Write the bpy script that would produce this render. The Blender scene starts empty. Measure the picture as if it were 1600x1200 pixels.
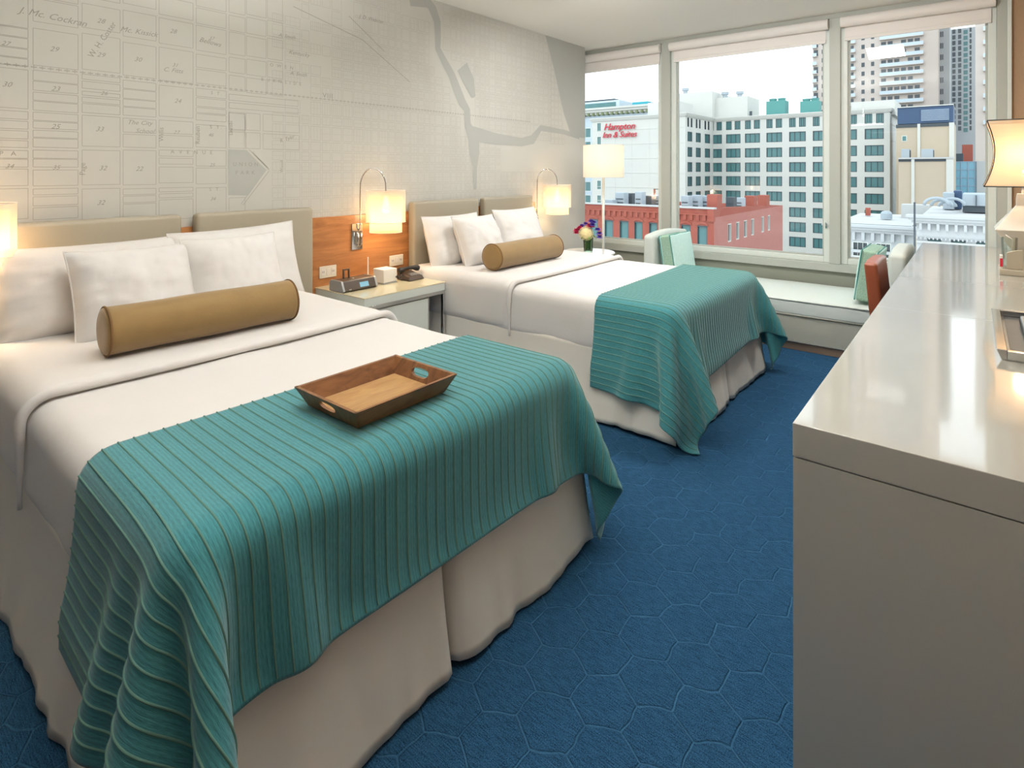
import bpy, math, random
import numpy as np
from mathutils import Vector, Matrix, noise
random.seed(7)
scene = bpy.context.scene
COL = scene.collection
R = math.radians

# ------------------------------------------------------------------ camera, world, sun, exposure
F = 890.0; HY = 267.0; YAW = R(39.06); CH = 1.35          # pixels, horizon row, heading, eye height
cd = bpy.data.cameras.new('camera'); cam = bpy.data.objects.new('camera', cd); COL.objects.link(cam)
cam.location = (0, 0, CH); cam.rotation_euler = (R(90), 0, YAW)
cd.sensor_width = 36; cd.lens = F/1600*36; cd.shift_y = -(600-HY)/1600; cd.clip_start = .02; cd.clip_end = 2000
scene.camera = cam
vs = scene.view_settings
vs.view_transform = 'Standard'; vs.look = 'None'; vs.gamma = 1; vs.use_curve_mapping = False
vs.exposure = 0.05
w = bpy.data.worlds.new('overcast_sky'); scene.world = w; w.use_nodes = True
nt = w.node_tree; bg = nt.nodes['Background']
tc = nt.nodes.new('ShaderNodeTexCoord'); sx = nt.nodes.new('ShaderNodeSeparateXYZ'); cr = nt.nodes.new('ShaderNodeValToRGB')
nt.links.new(tc.outputs['Generated'], sx.inputs[0]); nt.links.new(sx.outputs['Z'], cr.inputs[0])
cr.color_ramp.elements[0].color = (.90, .94, .98, 1); cr.color_ramp.elements[0].position = 0
cr.color_ramp.elements[1].color = (.80, .90, 1.0, 1); cr.color_ramp.elements[1].position = 1
nt.links.new(cr.outputs[0], bg.inputs[0]); bg.inputs[1].default_value = 2.3
sd = bpy.data.lights.new('sun', 'SUN'); sun = bpy.data.objects.new('sun', sd); COL.objects.link(sun)
sd.energy = .5; sd.angle = R(12); sd.color = (1, .97, .93)
sun.rotation_euler = Vector((.25, .8, -.62)).to_track_quat('-Z', 'Y').to_euler(); sun.location = (0, -20, 60)

def area(name, loc, direction, sx_, sy_, power, color):
    d = bpy.data.lights.new(name, 'AREA'); d.shape = 'RECTANGLE'; d.size = sx_; d.size_y = sy_; d.energy = power; d.color = color
    o = bpy.data.objects.new(name, d); COL.objects.link(o); o.location = loc
    o.rotation_euler = Vector(direction).to_track_quat('-Z', 'Y').to_euler(); return o
# added fill lights, unseen above the frame, brighten the room (bowls built below)
FILL_BOWLS = ((-1.3, 1.1, 2.1), (-1.25, -1.2, 2.1))
for i_, (x_, y_, z_) in enumerate(FILL_BOWLS):
    area('fill_uplight', (x_, y_, z_+.035), (0, 0, 1), .6, .6, (112, 4)[i_], (1, .985, .965))
    area('fill_downlight', (x_, y_, z_-.05), (0, 0, -1), .5, .5, (7, 1)[i_], (1, .96, .92))
FILL_FLUSH = ((-2.1, 3.55), (-.75, 3.75))                       # more added fill, unseen, to brighten the window end of the room
for x_, y_ in FILL_FLUSH:
    area('fill_flush_light', (x_, y_, 2.65), (0, .30, -1), .34, .34, 32, (1, .985, .96))

# ------------------------------------------------------------------ pixel -> point helpers
FW = Vector((-math.sin(YAW), math.cos(YAW), 0)); RT = Vector((math.cos(YAW), math.sin(YAW), 0)); C0 = Vector((0, 0, CH))
def ray(u, v): return FW + RT*((u-800)/F) - Vector((0, 0, 1))*((v-HY)/F)
def PX(u, v, x): r = ray(u, v); return C0 + r*(x/r.x)
def PY(u, v, y): r = ray(u, v); return C0 + r*(y/r.y)
def PZ(u, v, z): r = ray(u, v); return C0 + r*((z-CH)/r.z)

# ------------------------------------------------------------------ materials
def lin(c):
    return tuple(((x/255)/12.92 if x/255 <= .04045 else ((x/255+.055)/1.055)**2.4) for x in c)
def mat(name, rgb, rough=.6, metal=0, spec=.5, bump=0, bscale=40, var=0, vscale=6, emit=None, estr=0, sheen=0, coat=0):
    m = bpy.data.materials.new(name); m.use_nodes = True; n = m.node_tree; p = n.nodes['Principled BSDF']
    c = lin(rgb); p.inputs['Base Color'].default_value = (*c, 1)
    p.inputs['Roughness'].default_value = rough; p.inputs['Metallic'].default_value = metal
    p.inputs['Specular IOR Level'].default_value = spec
    if sheen: p.inputs['Sheen Weight'].default_value = sheen
    if coat: p.inputs['Coat Weight'].default_value = coat; p.inputs['Coat Roughness'].default_value = .05
    if emit: p.inputs['Emission Color'].default_value = (*lin(emit), 1); p.inputs['Emission Strength'].default_value = estr
    if bump or var:
        t = n.nodes.new('ShaderNodeTexCoord'); ns = n.nodes.new('ShaderNodeTexNoise'); ns.inputs['Scale'].default_value = bscale; ns.inputs['Detail'].default_value = 4
        n.links.new(t.outputs['Object'], ns.inputs['Vector'])
        if bump:
            b = n.nodes.new('ShaderNodeBump'); b.inputs['Strength'].default_value = bump; b.inputs['Distance'].default_value = .002
            n.links.new(ns.outputs['Fac'], b.inputs['Height']); n.links.new(b.outputs[0], p.inputs['Normal'])
        if var:
            n2 = n.nodes.new('ShaderNodeTexNoise'); n2.inputs['Scale'].default_value = vscale; n2.inputs['Detail'].default_value = 5
            n.links.new(t.outputs['Object'], n2.inputs['Vector'])
            mx = n.nodes.new('ShaderNodeMix'); mx.data_type = 'RGBA'
            mx.inputs['A'].default_value = (*[max(0, x*(1-var)) for x in c], 1); mx.inputs['B'].default_value = (*[min(1, x*(1+var)) for x in c], 1)
            n.links.new(n2.outputs['Fac'], mx.inputs['Factor']); n.links.new(mx.outputs['Result'], p.inputs['Base Color'])
    return m
def nodes(m): return m.node_tree, m.node_tree.nodes['Principled BSDF']

def carpet_material():
    m = mat('blue_carved_carpet', (24, 78, 128), .95, spec=.1)
    n, p = nodes(m); N = n.nodes; L = n.links
    def sock(x):
        return x
    def math_(op, a, b=None):
        k = N.new('ShaderNodeMath'); k.operation = op
        for i, q in enumerate((a, b)):
            if q is None: continue
            if isinstance(q, (int, float)): k.inputs[i].default_value = q
            else: L.new(q, k.inputs[i])
        return k.outputs[0]
    t = N.new('ShaderNodeTexCoord')
    dn = N.new('ShaderNodeTexNoise'); dn.inputs['Scale'].default_value = 9; L.new(t.outputs['Object'], dn.inputs['Vector'])
    s = N.new('ShaderNodeSeparateXYZ'); L.new(t.outputs['Object'], s.inputs[0])
    wob = math_('MULTIPLY', math_('SUBTRACT', dn.outputs['Fac'], .5), .035)
    X = math_('MULTIPLY', math_('ADD', s.outputs[0], wob), 1/.147); Y = math_('MULTIPLY', math_('SUBTRACT', s.outputs[1], wob), 1/.147)
    S3 = math.sqrt(3)
    def cell(dx, dy):
        a = math_('SUBTRACT', math_('FLOORED_MODULO', math_('SUBTRACT', X, dx), 1.0), .5)
        b = math_('SUBTRACT', math_('FLOORED_MODULO', math_('SUBTRACT', Y, dy), S3), S3/2)
        a = math_('ABSOLUTE', a); b = math_('ABSOLUTE', b)
        return math_('MAXIMUM', a, math_('ADD', math_('MULTIPLY', a, .5), math_('MULTIPLY', b, S3/2)))
    d = math_('MINIMUM', cell(0, 0), cell(.5, S3/2))       # 0 in a cell's middle, .5 on its border
    mr = N.new('ShaderNodeMapRange'); L.new(d, mr.inputs[0]); mr.inputs[1].default_value = .466; mr.inputs[2].default_value = .494; mr.interpolation_type = 'SMOOTHSTEP'
    groove = mr.outputs[0]
    fine = N.new('ShaderNodeTexNoise'); fine.inputs['Scale'].default_value = 340; fine.inputs['Detail'].default_value = 2; L.new(t.outputs['Object'], fine.inputs['Vector'])
    mp = N.new('ShaderNodeMapping'); mp.inputs['Scale'].default_value = (30, 380, 1); mp.inputs['Rotation'].default_value = (0, 0, R(28)); L.new(t.outputs['Object'], mp.inputs[0])
    st = N.new('ShaderNodeTexNoise'); st.inputs['Scale'].default_value = 1; L.new(mp.outputs[0], st.inputs['Vector'])
    f = math_('ADD', math_('MULTIPLY', fine.outputs['Fac'], .6), math_('MULTIPLY', st.outputs['Fac'], .4))
    cr = N.new('ShaderNodeValToRGB'); L.new(f, cr.inputs[0])
    cr.color_ramp.elements[0].position = .38; cr.color_ramp.elements[0].color = (*lin((18, 44, 68)), 1)
    cr.color_ramp.elements[1].position = .64; cr.color_ramp.elements[1].color = (*lin((52, 98, 134)), 1)
    mx = N.new('ShaderNodeMix'); mx.data_type = 'RGBA'; L.new(math_('MULTIPLY', groove, .42), mx.inputs['Factor'])
    L.new(cr.outputs[0], mx.inputs['A']); mx.inputs['B'].default_value = (*lin((66, 118, 154)), 1)
    L.new(mx.outputs['Result'], p.inputs['Base Color'])
    b = N.new('ShaderNodeBump'); b.inputs['Strength'].default_value = .9; b.inputs['Distance'].default_value = .006
    L.new(math_('SUBTRACT', math_('MULTIPLY', f, .22), groove), b.inputs['Height']); L.new(b.outputs[0], p.inputs['Normal'])
    return m

def wood_material(name, dark, light, axis_scale=(1, 1, 1), scale=6, rough=.35):
    m = mat(name, light, rough); n, p = nodes(m); N = n.nodes; L = n.links
    t = N.new('ShaderNodeTexCoord'); mp = N.new('ShaderNodeMapping'); mp.inputs['Scale'].default_value = axis_scale; L.new(t.outputs['Object'], mp.inputs[0])
    ns = N.new('ShaderNodeTexNoise'); ns.inputs['Scale'].default_value = scale; ns.inputs['Detail'].default_value = 8; ns.inputs['Roughness'].default_value = .65; ns.inputs['Distortion'].default_value = 1.3
    L.new(mp.outputs[0], ns.inputs['Vector'])
    cr = N.new('ShaderNodeValToRGB'); L.new(ns.outputs['Fac'], cr.inputs[0])
    cr.color_ramp.elements[0].position = .33; cr.color_ramp.elements[0].color = (*lin(dark), 1)
    cr.color_ramp.elements[1].position = .64; cr.color_ramp.elements[1].color = (*lin(light), 1)
    L.new(cr.outputs[0], p.inputs['Base Color']); return m

def glass_material(name, tint, fac=.5, rough=0.0):
    m = bpy.data.materials.new(name); m.use_nodes = True; n = m.node_tree; N = n.nodes; N.clear()
    o = N.new('ShaderNodeOutputMaterial'); a = N.new('ShaderNodeBsdfTransparent'); g = N.new('ShaderNodeBsdfGlossy'); mx = N.new('ShaderNodeMixShader'); fr = N.new('ShaderNodeFresnel')
    a.inputs[0].default_value = (*lin(tint), 1); g.inputs['Roughness'].default_value = rough; fr.inputs[0].default_value = 1.45
    k = N.new('ShaderNodeMath'); k.operation = 'MULTIPLY'; k.inputs[1].default_value = fac
    n.links.new(fr.outputs[0], k.inputs[0]); n.links.new(k.outputs[0], mx.inputs[0]); n.links.new(a.outputs[0], mx.inputs[1]); n.links.new(g.outputs[0], mx.inputs[2]); n.links.new(mx.outputs[0], o.inputs[0])
    return m
def shade_material(name, rgb, clear, estr):
    """lamp shade cloth: lets part of the bulb's light straight through, scatters the rest and glows"""
    m = bpy.data.materials.new(name); m.use_nodes = True; n = m.node_tree; N = n.nodes; N.clear(); L = n.links
    o = N.new('ShaderNodeOutputMaterial'); tr = N.new('ShaderNodeBsdfTransparent'); tl = N.new('ShaderNodeBsdfTranslucent'); df = N.new('ShaderNodeBsdfDiffuse'); em = N.new('ShaderNodeEmission')
    c = (*lin(rgb), 1); tl.inputs[0].default_value = c; df.inputs[0].default_value = c; em.inputs[0].default_value = c; em.inputs[1].default_value = estr
    m1 = N.new('ShaderNodeMixShader'); m1.inputs[0].default_value = .5; L.new(tl.outputs[0], m1.inputs[1]); L.new(df.outputs[0], m1.inputs[2])
    ad = N.new('ShaderNodeAddShader'); L.new(m1.outputs[0], ad.inputs[0]); L.new(em.outputs[0], ad.inputs[1])
    m2 = N.new('ShaderNodeMixShader'); m2.inputs[0].default_value = clear; L.new(ad.outputs[0], m2.inputs[1]); L.new(tr.outputs[0], m2.inputs[2]); L.new(m2.outputs[0], o.inputs[0])
    return m

M = {}
M['wall'] = mat('mural_wall_paint', (193, 192, 184), .8, bump=.15, bscale=300)
M['mline'] = mat('mural_line_print', (166, 163, 155), .85)
M['mletter'] = mat('mural_letter_print', (150, 147, 138), .85)
M['mwater'] = mat('mural_water_print', (170, 171, 165), .85)
M['ceiling'] = mat('ceiling_paint', (236, 235, 230), .9)
M['carpet'] = carpet_material()
M['sillwall'] = mat('sage_wall_paint', (140, 143, 130), .8)
M['brownwall'] = mat('tan_grasscloth', (168, 140, 112), .8, bump=.3, bscale=200, var=.08, vscale=60)
M['alu'] = mat('painted_window_frame', (176, 180, 172), .45)
M['alu_light'] = mat('light_window_sash', (214, 220, 214), .4)
M['blind'] = mat('white_blind_cloth', (228, 224, 220), .8)
M['glass'] = glass_material('window_glass', (250, 253, 252), .6)
M['desk'] = mat('white_lacquer', (188, 187, 178), .08, spec=.6, coat=.6)
M['deskside'] = M['desk']
M['linen'] = mat('white_bed_linen', (218, 215, 211), .85, bump=.25, bscale=60, sheen=.2)
M['skirt'] = mat('white_bed_skirt', (226, 222, 212), .85, bump=.3, bscale=25)
M['throw'] = mat('teal_knit', (56, 132, 140), .9, sheen=.3)
def knit(m):
    n, p = nodes(m); N = n.nodes; L = n.links
    uvn = N.new('ShaderNodeUVMap'); mp = N.new('ShaderNodeMapping'); mp.inputs['Scale'].default_value = (520, 60, 1); L.new(uvn.outputs[0], mp.inputs[0])
    a = N.new('ShaderNodeTexNoise'); a.inputs['Scale'].default_value = 1; a.inputs['Detail'].default_value = 3; L.new(mp.outputs[0], a.inputs['Vector'])
    wv = N.new('ShaderNodeTexWave'); wv.inputs['Scale'].default_value = 38; wv.bands_direction = 'X'; L.new(uvn.outputs[0], wv.inputs['Vector'])
    ad = N.new('ShaderNodeMath'); ad.operation = 'ADD'; L.new(a.outputs['Fac'], ad.inputs[0]); ml = N.new('ShaderNodeMath'); ml.operation = 'MULTIPLY'; ml.inputs[1].default_value = .25; L.new(wv.outputs['Fac'], ml.inputs[0]); L.new(ml.outputs[0], ad.inputs[1])
    cr = N.new('ShaderNodeValToRGB'); L.new(ad.outputs[0], cr.inputs[0])
    cr.color_ramp.elements[0].position = .38; cr.color_ramp.elements[0].color = (*lin((46, 116, 122)), 1)
    cr.color_ramp.elements[1].position = .85; cr.color_ramp.elements[1].color = (*lin((66, 144, 152)), 1)
    L.new(cr.outputs[0], p.inputs['Base Color'])
    b = N.new('ShaderNodeBump'); b.inputs['Strength'].default_value = .5; b.inputs['Distance'].default_value = .002; L.new(ad.outputs[0], b.inputs['Height']); L.new(b.outputs[0], p.inputs['Normal'])
knit(M['throw'])
M['rib'] = mat('pale_teal_cord', (92, 134, 124), .9)
M['upholstery'] = mat('taupe_faux_leather', (158, 150, 132), .5, bump=.2, bscale=500)
M['walnut'] = wood_material('honey_walnut', (142, 88, 50), (190, 132, 80), (1, .22, 2.2), 5)
M['traywood'] = wood_material('tray_walnut', (98, 62, 38), (146, 100, 62), (2.5, .6, 1), 10, .45)
M['traybase'] = wood_material('tray_base_wood', (162, 120, 74), (188, 150, 98), (2.5, .5, 1), 8, .4)
M['bolster'] = mat('mustard_velvet', (134, 106, 60), .8, sheen=.35, var=.12, vscale=14, bump=.2, bscale=120)
M['piping'] = mat('brown_piping', (112, 80, 40), .8)
M['chrome'] = mat('chrome', (205, 205, 205), .12, 1)
M['nstop'] = mat('cream_back_painted_glass', (222, 212, 176), .06, coat=.5)
M['nsbody'] = mat('white_drawer_lacquer', (206, 212, 204), .3)
M['black'] = mat('black_plastic', (38, 35, 32), .4)
M['brownblack'] = mat('dark_brown_plastic', (72, 60, 50), .35)
M['silver'] = mat('silver_plastic', (170, 172, 172), .3, .5)
M['lcd'] = mat('lcd_screen', (120, 165, 185), .2, emit=(110, 160, 185), estr=.35)
M['paper'] = mat('white_paper_card', (226, 220, 212), .7)
M['ivory'] = mat('ivory_plastic', (225, 218, 200), .4)
M['outer'] = shade_material('sheer_outer_shade', (240, 222, 200), .6, .12)
M['inner'] = shade_material('cream_inner_shade', (226, 196, 152), .45, .38)
M['floorshade'] = shade_material('white_drum_shade', (214, 198, 182), .06, .48)
M['deskshade'] = shade_material('silk_desk_shade', (232, 204, 168), .35, .32)
M['ceramic'] = mat('white_ceramic', (226, 222, 212), .2, coat=.4)
M['whitelac'] = mat('white_table_lacquer', (234, 234, 232), .15, coat=.5)
M['bench'] = mat('pale_woven_upholstery', (206, 214, 208), .85, bump=.4, bscale=350)
M['benchside'] = mat('grey_woven_upholstery', (166, 166, 154), .85, bump=.4, bscale=350)
M['plinth'] = mat('brown_plinth', (128, 106, 88), .6)
M['aqua'] = mat('aqua_cushion_front', (196, 228, 222), .8, var=.12, vscale=40)
M['speckle'] = mat('speckled_green_cushion', (150, 182, 160), .8, var=.5, vscale=120)
M['aquapipe'] = mat('teal_piping', (70, 140, 130), .8)
M['leather'] = mat('cognac_leather', (150, 78, 50), .35, var=.1)
M['greyglaze'] = mat('dark_grey_metal', (90, 92, 92), .4)
M['vase'] = glass_material('vase_glass', (225, 240, 225), .9)
M['stem'] = mat('green_stems', (88, 130, 48), .6, var=.3, vscale=60)
M['fpurple'] = mat('purple_petals', (98, 72, 176), .6)
M['fpink'] = mat('magenta_petals', (206, 44, 100), .6)
M['fcream'] = mat('cream_petals', (240, 226, 172), .6)
M['red'] = mat('red_sign', (196, 30, 50), .5)

# ------------------------------------------------------------------ mesh helpers
def wloc(o):
    v = Vector((0, 0, 0))
    while o is not None: v += Vector(o.location); o = o.parent
    return v
def link(name, me, parent=None, m=None, smooth=False):
    if m is not None and not me.materials: me.materials.append(m)
    if smooth: me.polygons.foreach_set('use_smooth', [True]*len(me.polygons))
    o = bpy.data.objects.new(name, me); COL.objects.link(o)
    if parent is not None: o.parent = parent
    return o
def mk(name, verts, faces, m, parent=None, smooth=False, uv=None):
    off = wloc(parent) if parent is not None else Vector((0, 0, 0))
    me = bpy.data.meshes.new(name)
    me.from_pydata([(v[0]-off.x, v[1]-off.y, v[2]-off.z) for v in verts], [], faces); me.update()
    if uv is not None:
        l = me.uv_layers.new(name='uv'); idx = np.zeros(len(me.loops), int); me.loops.foreach_get('vertex_index', idx)
        l.data.foreach_set('uv', np.asarray(uv)[idx].ravel())
    return link(name, me, parent, m, smooth)
def tag(o, label=None, cat=None, group=None, kind=None):
    if label: o['label'] = label
    if cat: o['category'] = cat
    if group: o['group'] = group
    if kind: o['kind'] = kind
    return o
def thing(name, label, cat, loc=(0, 0, 0), group=None):
    o = bpy.data.objects.new(name, None); COL.objects.link(o); o.location = loc; o.empty_display_size = .1
    return tag(o, label, cat, group)
class MB:
    def __init__(s): s.v = []; s.f = []
    def add(s, vs_, fs): n = len(s.v); s.v += [tuple(v) for v in vs_]; s.f += [tuple(i+n for i in f) for f in fs]; return s
    def box(s, x0, x1, y0, y1, z0, z1):
        return s.add([(x0, y0, z0), (x1, y0, z0), (x1, y1, z0), (x0, y1, z0), (x0, y0, z1), (x1, y0, z1), (x1, y1, z1), (x0, y1, z1)],
                     [(0, 3, 2, 1), (4, 5, 6, 7), (0, 1, 5, 4), (1, 2, 6, 5), (2, 3, 7, 6), (3, 0, 4, 7)])
    def prism(s, poly, z0, z1):
        n = len(poly)
        return s.add([(x, y, z0) for x, y in poly]+[(x, y, z1) for x, y in poly],
                     [tuple(range(n))[::-1], tuple(range(n, 2*n))]+[(i, (i+1) % n, n+(i+1) % n, n+i) for i in range(n)])
    def lathe(s, c, prof, seg=32, cap=True):
        vs_ = []; n = len(prof)
        for i in range(seg):
            a = 2*math.pi*i/seg
            vs_ += [(c[0]+r*math.cos(a), c[1]+r*math.sin(a), c[2]+z) for r, z in prof]
        fs = [(i*n+j, ((i+1) % seg)*n+j, ((i+1) % seg)*n+j+1, i*n+j+1) for i in range(seg) for j in range(n-1)]
        if cap:
            fs += [tuple(i*n for i in range(seg))[::-1], tuple(i*n+n-1 for i in range(seg))]
        return s.add(vs_, fs)
    def tube(s, pts, r, seg=10, closed=False):
        pts = [Vector(p) for p in pts]; n = len(pts); vs_ = []
        rr = r if isinstance(r, (list, tuple)) else [r]*n
        up = None
        for i, p in enumerate(pts):
            a = pts[(i-1) % n] if (closed or i > 0) else p; b = pts[(i+1) % n] if (closed or i < n-1) else p
            t = (b-a).normalized()
            if up is None: up = Vector((0, 0, 1)) if abs(t.z) < .9 else Vector((1, 0, 0))
            x = t.cross(up)
            x = x.normalized() if x.length > 1e-5 else t.orthogonal().normalized()
            y = x.cross(t).normalized(); up = y
            vs_ += [p+(x*math.cos(2*math.pi*k/seg)+y*math.sin(2*math.pi*k/seg))*rr[i] for k in range(seg)]
        m_ = n if closed else n-1
        fs = [(i*seg+k, i*seg+(k+1) % seg, ((i+1) % n)*seg+(k+1) % seg, ((i+1) % n)*seg+k) for i in range(m_) for k in range(seg)]
        if not closed: fs += [tuple(range(seg))[::-1], tuple((n-1)*seg+k for k in range(seg))]
        return s.add(vs_, fs)
    def build(s, name, m, parent=None, smooth=False, bevel=0, seg=2):
        o = mk(name, s.v, s.f, m, parent, smooth)
        if bevel:
            b = o.modifiers.new('bevel', 'BEVEL'); b.width = bevel; b.segments = seg; b.limit_method = 'ANGLE'; b.angle_limit = R(35)
            o.data.polygons.foreach_set('use_smooth', [True]*len(o.data.polygons))
            wn = o.modifiers.new('wn', 'WEIGHTED_NORMAL'); wn.keep_sharp = False
        return o
def box(name, m, parent, x0, x1, y0, y1, z0, z1, bevel=0, seg=2): return MB().box(x0, x1, y0, y1, z0, z1).build(name, m, parent, bevel=bevel, seg=seg)
def autosmooth(o, ang=35):
    o.data.polygons.foreach_set('use_smooth', [True]*len(o.data.polygons))
    es = o.modifiers.new('es', 'EDGE_SPLIT'); es.split_angle = R(ang); return o
def rbox(name, m, parent, x0, x1, y0, y1, z0, z1, r, step=.03, disp=None, bottom=True):
    """dense box with round edges, vertices moved by disp(p, n)"""
    c = Vector(((x0+x1)/2, (y0+y1)/2, (z0+z1)/2)); h = Vector(((x1-x0)/2, (y1-y0)/2, (z1-z0)/2)); r = min(r, *h)
    def ticks(a):
        core = a-r; n = max(2, int(2*core/step)); k = 5
        t = [-a+r*(1-math.cos(i/k*math.pi/2)) if False else -a+r*i/k for i in range(k)]
        return t+[-core+2*core*i/n for i in range(n+1)]+[-q for q in t[::-1]]
    T = [ticks(h[i]) for i in range(3)]; key = {}; vs_ = []; fs = []
    def vid(i, j, k):
        q = (i, j, k)
        if q in key: return key[q]
        p = Vector((T[0][i], T[1][j], T[2][k])); inn = Vector([max(-(h[a]-r), min(h[a]-r, p[a])) for a in range(3)]); d = p-inn
        nrm = d.normalized() if d.length > 1e-9 else Vector((0, 0, 1))
        p = inn+nrm*r+c
        if disp: p = p+disp(p, nrm)
        key[q] = len(vs_); vs_.append(p); return key[q]
    N_ = [len(t)-1 for t in T]
    for ax in range(3):
        a, b = [q for q in range(3) if q != ax]
        for side in (0, 1):
            if ax == 2 and side == 0 and not bottom: continue
            for i in range(N_[a]):
                for j in range(N_[b]):
                    q = []
                    for (di, dj) in ((0, 0), (1, 0), (1, 1), (0, 1)):
                        t = [0, 0, 0]; t[ax] = side*N_[ax]; t[a] = i+di; t[b] = j+dj; q.append(vid(*t))
                    flip = (side == 1) != (ax == 1)
                    fs.append(tuple(q if flip else q[::-1]))
    return mk(name, vs_, fs, m, parent, True)
def struct(o): o['kind'] = 'structure'; return o
def nz(p, s, seed=0): return noise.noise(Vector((p[0]*s+seed, p[1]*s-seed, p[2]*s+seed*2)))
def text_mesh(body, size, extrude=0.0, shear=0.0, spacing=1.0, bold=0.0):
    c = bpy.data.curves.new('t', 'FONT'); c.body = body; c.size = size; c.extrude = extrude; c.shear = shear; c.space_character = spacing; c.offset = bold
    c.align_x = 'CENTER'; c.align_y = 'CENTER'; c.resolution_u = 2
    o = bpy.data.objects.new('t', c); COL.objects.link(o)
    dg = bpy.context.evaluated_depsgraph_get(); me = bpy.data.meshes.new_from_object(o.evaluated_get(dg))
    bpy.data.objects.remove(o); return me

# ================================================================== THE ROOM
WX, LY, RX, BY, HC = -3.27, 5.5, .43, -3.0, 2.684
struct(box('floor', M['carpet'], None, WX-.4, RX+.1, BY-.1, LY+.02, -.06, 0))
struct(box('ceiling', M['ceiling'], None, WX-.6, RX+.1, BY-.1, LY+.25, HC, HC+.25))
wall_left = struct(box('wall_left', M['wall'], None, WX-.4, WX, BY, 5.285, 0, HC))
struct(box('wall_back', M['brownwall'], None, WX-.4, RX+.1, BY-.1, BY, 0, HC))
struct(box('wall_right', M['brownwall'], None, RX, RX+.1, BY, LY, 0, HC))
struct(box('wall_corner', M['brownwall'], None, .211, RX, LY-.02, LY+.2, 0, HC))
struct(box('trim_1', M['alu_light'], None, .186, .211, LY-.045, LY+.2, 0, HC, .003))
struct(box('wall_window', M['sillwall'], None, WX-.6, .186, LY, LY+.2, 0, .50))
struct(box('trim_2', M['alu'], None, WX-.6, .131, LY-.03, LY+.02, .493, .562, .004))        # sill band
struct(box('trim_3', M['alu'], None, WX-.6, .186, LY-.03, LY+.12, 2.645, HC, .003))          # head band
struct(box('trim_4', M['alu'], None, -2.475, -2.385, LY-.035, LY+.12, .562, 2.645, .003))    # mullions
struct(box('trim_5', M['alu'], None, -.958, -.876, LY-.035, LY+.12, .562, 2.645, .003))
struct(box('trim_6', M['alu'], None, .128, .186, LY-.035, LY+.12, .5, 2.645, .003))
struct(box('baseboard_left', M['alu_light'], None, WX, WX+.012, BY, 5.285, 0, .1, .003))
struct(box('wall_recess', M['ceiling'], None, WX-.7, WX-.6, 5.0, LY+.2, 0, HC))
def window(n, x0, x1):
    e = bpy.data.objects.new('window_%d' % n, None); COL.objects.link(e); e.location = (x0, LY, .562); struct(e)
    z0, z1, fw = .562, 2.645, .048
    a, b = x0, x1
    for (p, q, r_, s_) in ((a, a+fw, z0, z1), (b-fw, b, z0, z1), (a+fw, b-fw, z0, z0+fw), (a+fw, b-fw, z1-fw, z1)):
        box('sash_bar', M['alu_light'], e, p, q, LY+.0, LY+.06, r_, s_, .004)
    for (p, q, r_, s_) in ((a+fw, a+fw+.016, z0+fw, z1-fw), (b-fw-.016, b-fw, z0+fw, z1-fw), (a+fw+.016, b-fw-.016, z0+fw, z0+fw+.014)):
        box('glazing_bead', M['alu'], e, p, q, LY+.035, LY+.055, r_, s_)
    box('pane', M['glass'], e, a+fw, b-fw, LY+.052, LY+.058, z0+fw, z1-fw)
    return e
window(1, WX-.6, -2.475); w2 = window(2, -2.385, -.958); window(3, -.876, .128)
lt = MB().box(-.992, -.98, LY-.012, LY, .86, .90).tube([(-.986, LY-.012, .88), (-.986, LY-.03, .885), (-.986, LY-.034, .91)], .005, 8).build('latch', M['chrome'], w2)
def blind(x0, x1, label):
    t = thing('roller_blind', label, 'blind', (x0, LY-.05, 2.6), 'roller blinds over the windows')
    MB().tube([(x0+.006, LY-.045, 2.597), (x1-.006, LY-.045, 2.597)], .044, 24).build('roller', M['blind'], t, True)
    autosmooth(t.children[0])
    box('shade_cloth', M['blind'], t, x0+.03, x1-.03, LY-.012, LY-.009, 2.47, 2.62)
    box('hem_bar', M['blind'], t, x0+.03, x1-.03, LY-.017, LY-.006, 2.443, 2.472, .003)
blind(WX-.58, -2.475, 'white roller blind rolled up above the leftmost window by the mural wall')
blind(-2.385, -.958, 'white roller blind rolled up above the wide middle window')
blind(-.876, .128, 'white roller blind rolled up above the right window beside the tan wall')

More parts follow.
